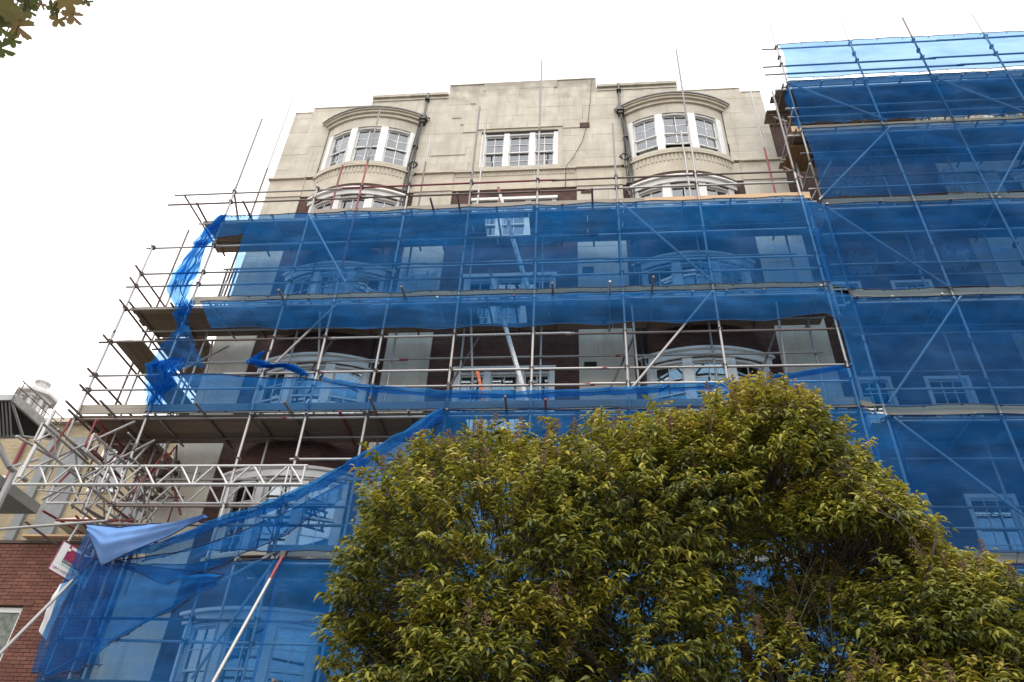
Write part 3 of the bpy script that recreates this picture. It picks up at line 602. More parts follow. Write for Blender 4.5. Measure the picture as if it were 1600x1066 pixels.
# wing scaffold
W = thing('wing_scaffold', 'tall grey scaffold wrapped in blue net on the right-hand building', 'scaffold', (9, .5, 0))
wx = [5.87, 7.99, 9.78, 11.78, 13.8]
for x in wx:
    for a, b in ((0, 5.9), (5.9, 11.6), (11.6, 17.5), (17.5, 23.62)): tube('upright_tube', (x+J(.015), J(.01), a), (x+J(.015), J(.01), b), W, random.choice([GALV, GALV, RUST]))
    for z in (20.5, 18.4, 15.5, 12.5, 9.55, 6.6, 22.42, 21.9, 21.55, 17.2, 16.6, 14.1, 13.55, 11.4, 10.4): coupler((x, .03, z), W)
for x in (5.9, 8.05, 9.85, 11.8): tube('upright_tube', (x, IY, 0), (x+J(.02), IY, 21.3), W, GALV)
for z, h in ((20.52, 0), (18.50, 0), (15.62, 0), (12.66, 0), (9.66, 0), (6.70, 0)):
    x0 = 5.55 if z > 18 else 5.8
    deck(z, x0, 14.6, W, exts=(.12, .14, .16), toe=[(x0+.1, 9.6, TOEN if 18 < z < 19 else TOEO), (9.6, 14.6, TOEN if 18 < z < 19 else TOEO)] if z < 20 else [(5.9, 14.5, TOEO)])
    for dz in (.62, 1.02): ledger('guard_rail', 5.65 if z < 20 else 5.35, 14.7, .05, z+dz, W)
    if z < 20: ledger('ledger_tube', 5.7, 14.7, .05, z+2.0, W)
ledger('guard_rail', 5.45, 14.7, .05, 22.42, W)
for (a, b) in [((5.84, 20.62), (8.1, 18.71)), ((8.13, 18.45), (5.79, 15.75)), ((5.9, 15.5), (8.04, 12.77)), ((8.14, 12.6), (5.97, 9.9)), ((5.92, 9.62), (8.2, 6.9)), ((9.8, 20.5), (11.8, 18.6)), ((11.7, 18.4), (9.85, 15.7)), ((9.85, 12.6), (11.7, 9.8))]:
    tube('diagonal_brace', (a[0], -.03, a[1]), (b[0], -.03, b[1]), W, GALV)
for z in (19.2, 16.9): tube('return_ledger', (5.75, -.2, z), (5.8, 1.5, z), W, GALV); tube('diagonal_brace', (5.62, .1, z-.2), (5.62, 1.2, z+1.6), W, RUST)
tube('diagonal_brace', (5.45, 1.2, 15.8), (6.3, -.2, 17.0), W, GALV)
MB().box(5.6, 6.25, .35, 1.25, 18.30, 18.318).build('plywood_sheet', PLY, W); MB().box(5.62, 6.2, .1, .7, 9.52, 9.545).build('plywood_sheet', TOEN, W)

# lattice beams
def lattice(a, b, h, label, m=GALV, n=None, red=None, group='lattice beams of the left-hand gantry'):
    a = Vector(a); b = Vector(b); t = thing('lattice_beam', label, 'lattice beam', a, group); u = (b-a).normalized(); Ln = (b-a).length; n = n or int(Ln/.38)
    Z = Vector((0, 0, h)); tube('chord', a, b, t, m); tube('chord', a+Z, b+Z, t, m)
    for i in range(n):
        p = a+u*(Ln*(i+.08)/n); q = a+u*(Ln*(i+.92)/n)
        if i % 2: p, q = p+Z, q
        else: p, q = p, q+Z
        tube('web_strut', p, q, t, m, .021)
        if i % 5 == 0: tube('web_post', a+u*(Ln*i/n), a+u*(Ln*i/n)+Z, t, m, .02)
    tube('web_post', b-u*.05, b-u*.05+Z, t, m, .024)
    return t
lattice((-11.7, -.06, 8.12), (-5.55, -.06, 8.12), .41, 'front silver lattice beam spanning left to right below the second deck', ALU)
lattice((-11.5, .82, 8.12), (-5.3, .82, 8.12), .41, 'rear silver lattice beam parallel to and behind the front beam', ALU)
lattice((-10.86, -1.0, 8.60), (-10.86, 4.2, 8.60), .40, 'silver lattice beam running back past the corner, left one')
lattice((-9.98, -.6, 8.58), (-9.98, 4.2, 8.58), .40, 'silver lattice beam running back past the corner, right one')
lattice((-10.5, -.05, 9.02), (-10.5, 1.6, 9.02), .62, 'short red lattice frame standing on the gantry beams', REDT, n=4)
lattice((-10.0, .05, 7.66), (-10.0, 3.2, 7.66), .40, 'silver lattice beam slung lowest under the gantry')
G = thing('gantry_tubes', 'tangle of grey and red loose tubes bracing the gantry at the left corner', 'scaffold', (-10.4, 1, 7))
fx = [(-11.75, -.5, 9.0, -10.9, 3, 9.0), (-11.45, -.3, 9.5, -11.3, 3.6, 9.55), (-11.6, .1, 8.55, -9.7, .1, 9.7), (-11.3, .4, 8.0, -9.3, .4, 9.4), (-10.7, .9, 7.3, -10.2, .9, 9.7)]
for f in fx: tube('brace_tube', f[:3], f[3:], G, GALV)
for k in range(78):
    x = random.uniform(-11.3, -8.9) if k % 3 else random.uniform(-10.6, -8.9); y = random.uniform(.1, 3.6); z = random.uniform(7.3, 9.5); Ln = random.uniform(.5, 1.7)
    d = random.choice([Vector((1, 0, J(.15))), Vector((J(.1), 1, J(.1))), Vector((J(.1), 1, J(.1))), Vector((.5, 0, 1)), Vector((-.6, .1, 1)), Vector((0, .5, 1)), Vector((0, -.6, 1)), Vector((0, 0, 1))]).normalized()
    p = Vector((x, y, z)); tube('brace_tube', p-d*Ln/2, p+d*Ln/2, G, random.choice([GALV, GALV, GALV, RUST, REDT]), random.choice([.0242, .0242, .017]))
    if k % 3 == 0: coupler(tuple(p), G, 'y')
ledger('brace_tube', -9.6, -6.6, .1, 7.33, G); tube('brace_tube', (-11.3, -.3, 7.05), (-9.4, -.02, 7.35), G, GALV); tube('brace_tube', (-11.1, .8, 7.72), (-9.4, .8, 7.72), G, REDT)
tube('brace_tube', (-9.62, -.02, 6.4), (-9.58, -.02, 7.2), G, REDT, .03)
tube('brace_tube', (-11.42, -.3, 8.15), (-11.35, -.3, 9.75), G, ALU, .045); tube('brace_tube', (-11.1, -.2, 8.7), (-10.95, -.2, 9.6), G, REDT)

# ------------------------------------------------------------------ ladders
def ladder(x0, z0, x1, z1, y, label, tip, tipf):
    t = thing('ladder', label, 'ladder', (x0, y, z0), 'ladders between decks'); a = Vector((x0, y-.19, z0)); b = Vector((x1, y-.19, z1)); d = (b-a)
    nrm = Vector((d.z, 0, -d.x)).normalized()
    for yy in (0, .38):
        for (f0, f1, m) in ((0, tipf, ALU), (tipf, 1, tip)):
            p = a+d*f0+Vector((0, yy, 0)); q = a+d*f1+Vector((0, yy, 0)); V = []
            for c in (p, q):
                for (sx, sy) in ((-.035, -.013), (.035, -.013), (.035, .013), (-.035, .013)): V.append(c+nrm*sx+Vector((0, sy, 0)))
            mk('stile', V, [(0, 3, 2, 1), (4, 5, 6, 7), (0, 1, 5, 4), (1, 2, 6, 5), (2, 3, 7, 6), (3, 0, 4, 7)], m, t)
    n = int(d.length/.27)
    for i in range(1, n): p = a+d*(i/n); tube('rung', p-Vector((0, .02, 0)), p+Vector((0, .40, 0)), t, ALU, .015)
ladder(-1.1, 9.86, -2.28, 14.15, .55, 'aluminium ladder between the second and third decks, red tip', REDT, .93)
ladder(-1.15, 12.95, -2.22, 17.1, .55, 'aluminium ladder up through the top deck, red tip', REDT, .93)
ladder(-1.2, 6.69, -2.36, 11.1, .55, 'ladder with bright orange upper end poking above the second deck', ORANGE, .70)

# ------------------------------------------------------------------ netting
def plerp(P, u):
    n = len(P)-1
    if len(P[0]) == 4: pass
    d = [0]
    for a, b in zip(P[:-1], P[1:]): d.append(d[-1]+(Vector(b)-Vector(a)).length)
    t = u*d[-1]
    for i in range(n):
        if t <= d[i+1]+1e-9: return Vector(P[i]).lerp(Vector(P[i+1]), (t-d[i])/max(1e-9, d[i+1]-d[i]))
    return Vector(P[-1])
def net(name, label, top, bot, nu, nv, m, wr=.05, scal=(0, 0), bays=8, seed=0, hem=True, group=None, cat='netting', folds=0., fx=3.):
    v3 = lambda P: [Vector((p[0], p[2] if len(p) > 2 else -.07, p[1])) for p in P]
    T = v3(top); Bt = v3(bot); V = []; sd_ = seed*17.3
    for j in range(nv+1):
        v = j/nv
        for i in range(nu+1):
            u = i/nu; p = plerp(T, u).lerp(plerp(Bt, u), v)
            arch = abs(math.sin(u*bays*math.pi+seed))
            p.z += -scal[0]*arch*(1-v)**2+scal[1]*arch*v*v
            e = (.25+.75*math.sin(math.pi*min(1, max(0, v))))
            n1 = noise.noise((p.x*.55+sd_, v*1.3, seed)); n2 = noise.noise((p.x*fx+v*1.6+sd_, v*2.2, seed+4)); n3 = noise.noise((p.x*1.3-v*2+sd_, v*.8, seed+9))
            bil = math.sin(math.pi*v)*(.35+.65*arch); dg = math.sin((u*bays+v*1.4)*math.pi*2+seed)*math.sin((u*bays-v*1.1)*math.pi*3+1.3*seed)
            p.y += -.02-wr*1.4*bil*(1 if nu >= 90 else .3)-wr*.35*(1+dg)*e-wr*(abs(n1)*1.3*e+.5*(n2+.5)*e+.4*(n3+.5))-folds*(.5+.5*math.sin(p.x*11+5*n3+v*3))
            p.z += wr*.35*n2*(.3 if 0 < j < nv else .5)
            V.append(tuple(p))
    F = [(j*(nu+1)+i, j*(nu+1)+i+1, (j+1)*(nu+1)+i+1, (j+1)*(nu+1)+i) for j in range(nv) for i in range(nu)]
    o = mk(name, V, F, m, None, True)
    bx = sum(v[0] for v in V)/len(V); tag(o, label, cat, group)
    if hem:
        for j in (0, nv):
            pts = [Vector(V[j*(nu+1)+i])+Vector((0, -.012, 0)) for i in range(0, nu+1, 2)]
            MB().path(pts, .011, 5).build('hem_rope', HEM, o, True)
        ties = MB()
        for j in (0, nv):
            for i in range(0, nu+1, max(2, nu//(bays*3))):
                q = Vector(V[j*(nu+1)+i]); ties.tube(q+Vector((0, -.03, -.025)), q+Vector((0, .07, .03)), .009, 5)
        ties.build('tie', HEM, o)
    return o
gN = 'blue nets on the main scaffold'; gW = 'blue nets on the right-hand scaffold'
net('debris_net', 'wide blue net hung below the bare stone storey, longest on the main scaffold', [(-8.6, 15.84), (5.42, 15.84)], [(-8.45, 13.0), (5.50, 13.0)], 170, 22, NET, .07, (.04, .03), 9, 1, group=gN)
net('debris_net', 'blue net scrap under the left end of the top deck', [(-9.40, 15.84), (-8.62, 15.83)], [(-9.42, 15.0), (-8.55, 15.12)], 20, 10, NET, .04, (0, .03), 2, 2, group=gN)
net('debris_net', 'narrow blue net band hanging below the third deck', [(-9.1, 12.9), (5.42, 12.9)], [(-8.6, 12.05), (-7.0, 11.97), (-3, 11.88), (1, 11.92), (4.2, 11.95), (5.2, 12.08), (5.45, 11.85)], 170, 10, NET, .05, (.02, .07), 8, 3, group=gN)
net('debris_net', 'sagging blue net strip along the second deck guard rail', [(-9.35, 10.86), (-7.2, 10.72), (-5.86, 10.62), (-4.55, 10.36), (-2.88, 10.2), (-1.1, 10.16), (.91, 10.24), (2.94, 10.35), (5.38, 10.75)], [(-9.4, 9.80), (5.40, 9.80)], 150, 10, NET, .05, (.05, .0), 8, 4, group=gN)
net('debris_net', 'thick rolled blue net along the sagging strip above the second deck', [(-5.6, 10.6, -.1), (-4.55, 10.38, -.1), (-2.88, 10.24, -.1), (-1.1, 10.19, -.1), (.91, 10.27, -.1), (2.94, 10.38, -.1), (5.2, 10.7, -.1)], [(-5.6, 10.5, -.13), (-4.55, 10.2, -.14), (-2.88, 10.03, -.14), (-1.1, 9.99, -.14), (.91, 10.06, -.14), (2.94, 10.2, -.14), (5.2, 10.6, -.12)], 120, 6, NETB, .05, (0, 0), 7, 5, hem=False, group=gN, folds=.03)
net('debris_net', 'blue net hanging below the second deck behind the tree top', [(-2.95, 9.78), (5.45, 9.78)], [(-3.5, 6.75), (5.45, 6.75)], 90, 18, NET, .07, (.04, .03), 5, 6, group=gN)
diag = [(-2.95, 9.78), (-3.6, 9.25), (-4.31, 8.78), (-5.0, 8.28), (-5.7, 7.86), (-6.4, 7.52), (-7.12, 7.28), (-7.7, 6.95)]
net('debris_net', 'blue net pulled up into a long diagonal over the lower bow window', diag, [(-3.5, 6.75), (-4.4, 6.72), (-5.2, 6.7), (-6.0, 6.7), (-6.8, 6.72), (-7.4, 6.7), (-7.8, 6.6), (-8.3, 6.5)], 60, 20, NET, .09, (.0, .03), 4, 7, group=gN, folds=.02)
net('debris_net', 'bunched rope of blue net sweeping diagonally down to the left', [(p[0]+.03, p[1]+.06, -.11) for p in diag]+[(-8.7, 6.55, -.15)], [(p[0]+.12, p[1]-.30+.02*i, -.15) for i, p in enumerate(diag)]+[(-8.75, 6.42, -.17)], 80, 9, NETB, .10, (.0, .05), 6, 8, hem=False, group=gN, folds=.06)
net('debris_net', 'second slack fold of blue net below the diagonal rope', [(-4.6, 8.15, -.13), (-5.6, 7.5, -.15), (-6.6, 7.0, -.18), (-7.6, 6.62, -.2), (-8.7, 6.46, -.2)], [(-4.7, 7.75, -.12), (-5.6, 7.0, -.14), (-6.6, 6.45, -.16), (-7.6, 6.0, -.2), (-8.65, 6.35, -.2)], 60, 8, NET, .08, (.0, .04), 4, 9, hem=True, group=gN, folds=.02)
net('debris_net', 'blue net under the first deck, left of the tree', [(-5.6, 6.62), (-2.5, 6.62), (5.45, 6.62)], [(-5.6, 3.6), (-2.5, 3.6), (5.45, 3.6)], 110, 18, NET, .07, (.04, .03), 6, 10, group=gN)
net('debris_net', 'blue net over the lowest bay at the bottom left', [(-9.45, 6.6, -.1), (-8.7, 6.4, -.14), (-7.0, 6.5, -.1), (-5.55, 6.62)], [(-9.45, 4.0), (-7, 4.0), (-5.55, 4.0)], 70, 22, NET, .10, (.04, .03), 4, 11, group=gN)
net('debris_net', 'crumpled dense blue net draped over the bottom left corner', [(-9.52, 7.2, -.12), (-9.2, 6.9, -.16), (-8.8, 6.48, -.2)], [(-9.55, 4.5, -.1), (-9.2, 4.35, -.2), (-8.35, 4.6, -.12)], 44, 30, NETW, .16, (.0, .08), 3, 12, group=gN, folds=.05)
net('debris_net', 'loose flap of blue net falling in a diagonal across the bottom left bay', [(-8.8, 6.47, -.22), (-8.2, 6.38, -.18), (-7.3, 6.3, -.16), (-6.6, 6.25, -.14)], [(-8.5, 4.75, -.16), (-8.0, 5.2, -.15), (-7.3, 5.6, -.15), (-6.7, 6.05, -.14)], 44, 20, NET, .10, (.0, .06), 3, 13, group=gN, folds=.02)
net('debris_net', 'narrow blue net closing the gap between the two scaffolds, upper piece', [(5.40, 15.75), (5.90, 15.5)], [(5.40, 12.95), (5.90, 12.8)], 10, 16, NET, .05, (0, .03), 1, 51, hem=False, group=gN)
net('debris_net', 'narrow blue net closing the gap between the two scaffolds, lower piece', [(5.40, 12.8), (5.90, 12.6)], [(5.40, 9.9), (5.90, 9.8)], 10, 16, NET, .05, (0, .03), 1, 52, hem=False, group=gN)
def twist(label, path, wid, seed, strips=5, m=None, nv=46, nu=10, rag=.25):
    rnd_ = random.Random(seed); V = []; F = []; P = [Vector((p[0], p[2], p[1])) for p in path]
    nu = 44
    for k in range(2):
        b0 = len(V); ph = rnd_.uniform(0, 6.28); nf = rnd_.uniform(3.2, 4.8); dk = rnd_.uniform(-.12, .12)
        for j in range(nv+1):
            v = j/nv; c = plerp(P, v); i_ = v*(len(wid)-1); q = min(int(i_), len(wid)-2); w_ = wid[q]+(wid[q+1]-wid[q])*(i_-q)
            sway = noise.noise((seed+k*9, v*3.0, 0)); wl_ = w_*(.95+.55*noise.noise((seed+k, v*5.5, 2))); wr_ = w_*(.95+.55*noise.noise((seed-k, v*5.5, 7)))
            for i in range(nu+1):
                u = i/nu-.5; x_ = (u*2*(wl_ if u < 0 else wr_)*.5)+sway*w_*.25+dk*w_
                f_ = math.sin(u*6.28*nf+ph+3*noise.noise((u*2, v*2.5, seed+k))+v*2.2)
                g_ = noise.noise((u*5, v*7+seed, k*4.4))
                V.append((c.x+x_+.03*g_, c.y-.05-.10*w_*1.3*(1+f_)-.05*g_, c.z+.05*w_*f_+.10*w_*noise.noise((u*3, seed, k))*(1 if j in (0, nv) else .4)))
        F += [(b0+j*(nu+1)+i, b0+j*(nu+1)+i+1, b0+(j+1)*(nu+1)+i+1, b0+(j+1)*(nu+1)+i) for j in range(nv) for i in range(nu)]
    o = mk('debris_net', V, F, m or NETC, None, True); tag(o, label, 'netting', gN)
    MB().path([plerp(P, t/14)+Vector((.06*math.sin(t*1.7), -.08, 0)) for t in range(15)], .012, 5).build('tie_rope', HEM, o, True)
    return o
twist('torn twist of blue net hanging off the left end of the top deck', [(-9.36, 15.85, -.06), (-9.48, 15.3, -.08), (-9.62, 14.7, -.08)], [.18, .38, .42], 3, 4)
twist('twisted blue net column beside the torn opening at the left', [(-9.60, 14.8, -.08), (-9.62, 14.1, -.08), (-9.72, 13.55, -.1), (-9.58, 12.9, -.1), (-9.5, 12.7, -.1)], [.30, .42, .62, .55, .3], 8, 6)
twist('blue net tail knotted below the third deck at the left', [(-9.42, 12.85, -.1), (-9.36, 12.4, -.12), (-9.28, 11.9, -.1)], [.42, .36, .10], 13, 4)
twist('blue net bundle flopping onto the second deck toe board at the left corner', [(-9.05, 11.15, -.08), (-9.35, 10.85, -.12), (-9.25, 10.4, -.12), (-9.3, 9.95, -.1)], [.35, .75, .62, .3], 21, 6)
twist('small blue net knot on the guard rail before the left bow window', [(-7.15, 11.35, -.08), (-7.3, 11.05, -.1), (-6.95, 10.9, -.1), (-6.5, 10.92, -.1), (-6.0, 10.66, -.1)], [.10, .36, .34, .30, .12], 34, 4)
net('debris_net', 'narrow blue net closing the gap between the two scaffolds, just above the tree', [(5.40, 9.7), (5.92, 9.55)], [(5.40, 6.8), (5.92, 6.8)], 10, 16, NET, .05, (0, .03), 1, 53, hem=False, group=gN)
tp = net('blue_sheet', 'pale blue folded sheet slung between tubes at the bottom left', [(-9.46, 7.16, -.34), (-8.8, 7.06, -.40), (-8.0, 7.10, -.40), (-7.1, 7.30, -.34)], [(-9.22, 6.78, -.42), (-8.80, 6.27, -.46), (-8.05, 6.62, -.46), (-7.15, 7.22, -.36)], 50, 16, TARP, .12, (.05, .0), 1, 14, cat='sheeting', folds=.0)
net('debris_net', 'dark blue net spreading down to the second deck at the left corner', [(-9.28, 12.1, -.1), (-9.1, 12.1, -.05)], [(-9.62, 10.95, -.15), (-8.35, 10.85, -.05)], 22, 20, NETW, .14, (0, .06), 2, 18, hem=False, group=gN, folds=.05)
for k, (zt, zb, lab, mm) in enumerate([(22.40, 20.72, 'pale blue net band against the sky, top of the right-hand scaffold', NETW), (20.56, 18.72, 'dark blue net of the right-hand scaffold, first below the skyline band', NETW), (18.44, 15.80, 'dark blue net of the right-hand scaffold, below the pine toe board', NETW), (15.52, 12.84, 'dark blue net of the right-hand scaffold, third tier below the skyline band', NETW), (12.56, 9.84, 'dark blue net of the right-hand scaffold, level with the sagging strip', NETW), (9.58, 6.88, 'dark blue net of the right-hand scaffold beside the tree top', NETW), (6.62, 3.5, 'dark blue net of the right-hand scaffold, lowest tier behind the tree', NETW)]):
    net('debris_net', lab, [(5.86, zt), (14.6, zt)], [(5.86, zb-(.16 if k == 1 else .1)), (14.6, zb-(.16 if k == 1 else .1))], 110, 18, mm, .06 if k else .09, (.03, .10 if k in (1,) else .05), 9 if k == 1 else 4, 30+k, group=gW)
net('debris_net', 'blue net turned round the left end of the right-hand scaffold, upper part', [(5.84, 20.5, -.05), (5.80, 20.5, .35)], [(5.84, 18.6, -.05), (5.80, 18.6, .2)], 10, 16, NET, .05, (0, 0), 2, 41, hem=False, group=gW)

net('white_sheet', 'small white sheet caught beside the raking tube, bottom left', [(-9.62, 6.0, -.25), (-9.35, 6.12, -.2)], [(-9.62, 5.15, -.3), (-9.48, 5.02, -.2)], 10, 14, SHEET, .06, (0, 0), 1, 61, hem=False, cat='sheeting')
POLY = netmat('crinkled_polythene', .34, (.62, .66, .68), (.9, .93, .95), vary=.3, transl=.4)
for k, (x0, x1, z, y, par) in enumerate([(6.4, 7.1, 14.55, .8, 'wing'), (7.5, 8.2, 14.6, .8, 'wing'), (8.6, 9.2, 14.6, .8, 'wing'), (6.6, 7.9, 17.35, .8, 'wing'), (9.3, 10.0, 17.4, .8, 'wing'), (-6.6, -5.6, 14.55, .9, 'main'), (3.0, 4.2, 14.5, .9, 'main'), (-4.7, -3.8, 14.75, 1.2, 'main')]):
    V = []; nu_, nv_ = 34, 14
    for j in range(nv_+1):
        for i in range(nu_+1):
            u, v = i/nu_, j/nv_; nn = noise.turbulence((u*5+k*7, v*3, k), 4, True); V.append((x0+(x1-x0)*u+.05*nn, y+.25*v-.22*nn, z-.30*v+.30*nn*(1-.3*v)-.12*math.sin(u*math.pi)))
    o = mk('polythene_sheet', V, [(j*(nu_+1)+i, j*(nu_+1)+i+1, (j+1)*(nu_+1)+i+1, (j+1)*(nu_+1)+i) for j in range(nv_) for i in range(nu_)], POLY, None, True)
    tag(o, ['crinkled polythene behind the right-hand net, nearest the scaffold joint, third tier', 'crinkled polythene behind the right-hand net, middle of three in the third tier', 'crinkled polythene behind the right-hand net, rightmost of three in the third tier', 'long crinkled polythene below the pine toe board, right-hand scaffold', 'short crinkled polythene below the pine toe board near the right edge', 'crinkled polythene behind the wide net, before the left bow window', 'crinkled polythene behind the wide net, before the right bow window', 'crinkled polythene behind the wide net, against the pier left of centre'][k], 'sheeting', 'polythene scraps under the decks')
# ------------------------------------------------------------------ sale board on the corner
SB = thing('sale_board', 'white estate agent board with crimson panel hung by the red brick wall', 'sign', (-9.95, -.12, 6.3))
ang = R(50); ux = Vector((math.cos(ang), math.sin(ang), -.26)).normalized(); uz = Vector((.05, .12, 1)).normalized(); uy = ux.cross(uz)   # uy faces the street
o0 = Vector((-10.0, -.25, 6.30))
def plate(name, a, b, c, d, dep, m, th=.008, parent=None):
    V = [o0+ux*x+uz*z+uy*(dep+t) for t in (0, th) for x, z in ((a, c), (b, c), (b, d), (a, d))]
    return mk(name, V, [(0, 3, 2, 1), (4, 5, 6, 7), (0, 1, 5, 4), (1, 2, 6, 5), (2, 3, 7, 6), (3, 0, 4, 7)], m, parent or SB)
plate('board', 0, .72, 0, .56, 0, SGW, .02); plate('crimson_panel', .14, .70, .28, .50, .0225, SGP, .003); plate('post_strip', .14, .18, .28, .58, .026, SGP, .003); plate('black_strip', .14, .70, .215, .275, .0225, SGK, .003); plate('green_rule', .14, .6, .17, .182, .0225, SGG, .002)
for e in ((-.015, 0, -.015, .575), (.72, .735, -.015, .575)): plate('frame_edge', *e, -.002, SGP if e[0] < 0 else SGW, .028)
for e in ((-.0, .72, -.016, -.001), (-.0, .72, .561, .576)): plate('frame_edge', *e, -.002, SGP, .027)
def text(s, x, z, size, m, dep):
    cu_ = bpy.data.curves.new('lettering', 'FONT'); cu_.body = s; cu_.size = size; cu_.extrude = .001
    to = bpy.data.objects.new('tmp', cu_); COL.objects.link(to); bpy.context.view_layer.update()
    me = bpy.data.meshes.new_from_object(to.evaluated_get(bpy.context.evaluated_depsgraph_get())); bpy.data.objects.remove(to)
    V = [o0+ux*(x+v.co.x)+uz*(z+v.co.y)+uy*(dep+v.co.z) for v in me.vertices]; F = [tuple(p.vertices) for p in me.polygons]
    mk('lettering', V, F, m, SB)
text('SOLD', .24, .325, .17, SGR, .028); text('KOPPEL', .15, .222, .066, SGW, .028); text('020', .38, .10, .07, SGR, .026); text('NEW HOMES', .03, .05, .06, SGP, .026)
MB().tube(o0+ux*.16+uy*.045+uz*.46, o0+ux*.16+uy*.05+uz*.46, .028, 12).build('white_dot', SGW, SB)
MB().tube(o0+ux*.36-uy*.03+uz*-.1, o0+ux*.36-uy*.03+uz*.75, .024, 8).build('mounting_post', REDT, SB)
MB().tube(o0+ux*.36-uy*.03+uz*.72, Vector((-9.42, 0.0, 7.08)), .02, 8).build('mounting_arm', REDT, SB)

# ------------------------------------------------------------------ neighbours on the left
RH = thing('red_brick_house', 'red brick wall with a window, lower left beside the blue net', 'house', (-12.5, 1.7, 0))
ry = 1.7; wz = (4.3, 6.22); wxr = (-13.6, -11.70)
bk = MB(); bk.box(-17, -9.9, ry+.012, ry+.3, 0, 4.3); bk.box(-17, -13.6, ry+.012, ry+.3, 4.3, 7.56); bk.box(-11.7, -9.9, ry+.012, ry+.3, 4.3, 7.56); bk.box(-13.6, -11.7, ry+.012, ry+.3, 6.22, 7.56); bk.build('mortar_wall', REDM, RH)
cand = []; row = 0; z = 4.25
while z < 7.5:
    x = -13.4-(.1125 if row % 2 else 0)
    while x < -9.95:
        a, b = x, x+.215
        if not (b > wxr[0] and a < wxr[1] and z+.065 > wz[0] and z < wz[1]): cand.append((a, max(a+.05, min(b, -9.92)), z, row))
        elif a < wxr[1] < b: cand.append((wxr[1], b, z, row))
        x += .225
    z += .075; row += 1
cand.sort(key=lambda c: (Vector(((c[0]+c[1])/2, ry, c[2]))-Vector((-11.0, ry, 6.2))).length)
bm_full = {}
for i, (a, b, z, r_) in enumerate(cand[:298]):
    pr_ = .006 if abs(z-7.125) < .03 else 0
    o = board('brick', a, b, ry-.012-pr_+J(.003), ry+.05, z, z+.065, RH, REDB)
rest = MB()
for (a, b, z, r_) in cand[298:]: rest.box(a, b, ry-.012+J(.003), ry+.05, z, z+.065)
tag(rest.build('brickwork', REDB, RH), None, kind='stuff')
MB().box(-17, -10.0, ry-.035, ry+.32, 7.562, 7.63).build('coping', REDM, RH)
f = MB(); f.box(-13.6, -13.5, ry+.08, ry+.16, 4.3, 6.2); f.box(-11.79, -11.7, ry+.08, ry+.16, 4.3, 6.2); f.box(-13.5, -11.79, ry+.081, ry+.16, 6.1, 6.2); f.box(-13.5, -11.79, ry+.08, ry+.16, 4.3, 4.4); wd = f.build('window', WHITE, RH)
MB().box(-13.5, -11.79, ry+.11, ry+.115, 4.4, 6.1).build('pane', REFL, wd)
MB().box(-13.6, -11.5, ry-.03, ry+.01, 6.225, 6.28).build('window_head', REDB, RH); MB().box(-13.7, -11.6, ry+.5, ry+.52, 4.3, 6.3).build('room', BLACK, RH)
MB().tube((-11.0, ry-.07, 5.93), (-11.0, ry+.0, 5.93), .05, 12).build('vent_pipe', BLACK, RH)
tag(MB().box(-12.3, -9.95, 1.5, 1.72, 7.66, 7.70).build('loose_plank', TOEN), 'pale loose plank lying along the red brick wall top', 'plank')
YB = thing('yellow_brick_building', 'yellow stock brick building with grey pilasters behind the gantry', 'building', (-19, 9, 0))
MB().box(-30, -13.2, 9, 20, 0, 15.0).build('brick_wall', YELB, YB); MB().box(-30.2, -13.0, 8.8, 20.2, 15.002, 15.18).build('cornice', STONEC, YB)
for a, b in ((-19.05, -18.72), (-18.25, -17.45), (-15.3, -14.6)): MB().box(a, b, 8.86, 9.05, 0, 14.4).build('pilaster', CONC, YB)
for (a, b, z0, z1) in ((-21.4, -20.05, 11.6, 12.9), (-16.9, -15.8, 12.3, 14.1), (-21.4, -20.05, 8.0, 9.9), (-16.9, -15.8, 8.6, 10.6)):
    f = MB(); f.box(a, a+.1, 8.9, 9.05, z0, z1); f.box(b-.1, b, 8.9, 9.05, z0, z1); f.box(a+.1, b-.1, 8.91, 9.05, z1-.1, z1); f.box(a+.1, b-.1, 8.91, 9.05, z0, z0+.1); f.box((a+b)/2-.03, (a+b)/2+.03, 8.915, 9.05, z0+.1, z1-.1); wd = f.build('window', WHITE, YB)
    for p, q in ((a+.1, (a+b)/2-.03), ((a+b)/2+.03, b-.1)): MB().box(p, q, 8.97, 8.975, z0+.1, z1-.1).build('pane', GLASS, wd)
MB().path([(-20.0, 8.9, 14.9), (-20.0, 8.9, 9)], .06, 8).build('drain_pipe', REDT, YB)
hd = MB(); hd.add([(-17.0, 8.2, 11.0), (-15.6, 8.2, 11.0), (-15.6, 9.0, 11.4), (-17.0, 9.0, 11.4), (-17.0, 8.2, 10.85), (-15.6, 8.2, 10.85), (-15.6, 9, 10.85), (-17, 9, 10.85)], [(0, 1, 2, 3), (7, 6, 5, 4), (0, 4, 5, 1), (1, 5, 6, 2), (3, 7, 4, 0), (2, 6, 7, 3)]); hd.build('door_hood', STONEC, YB)
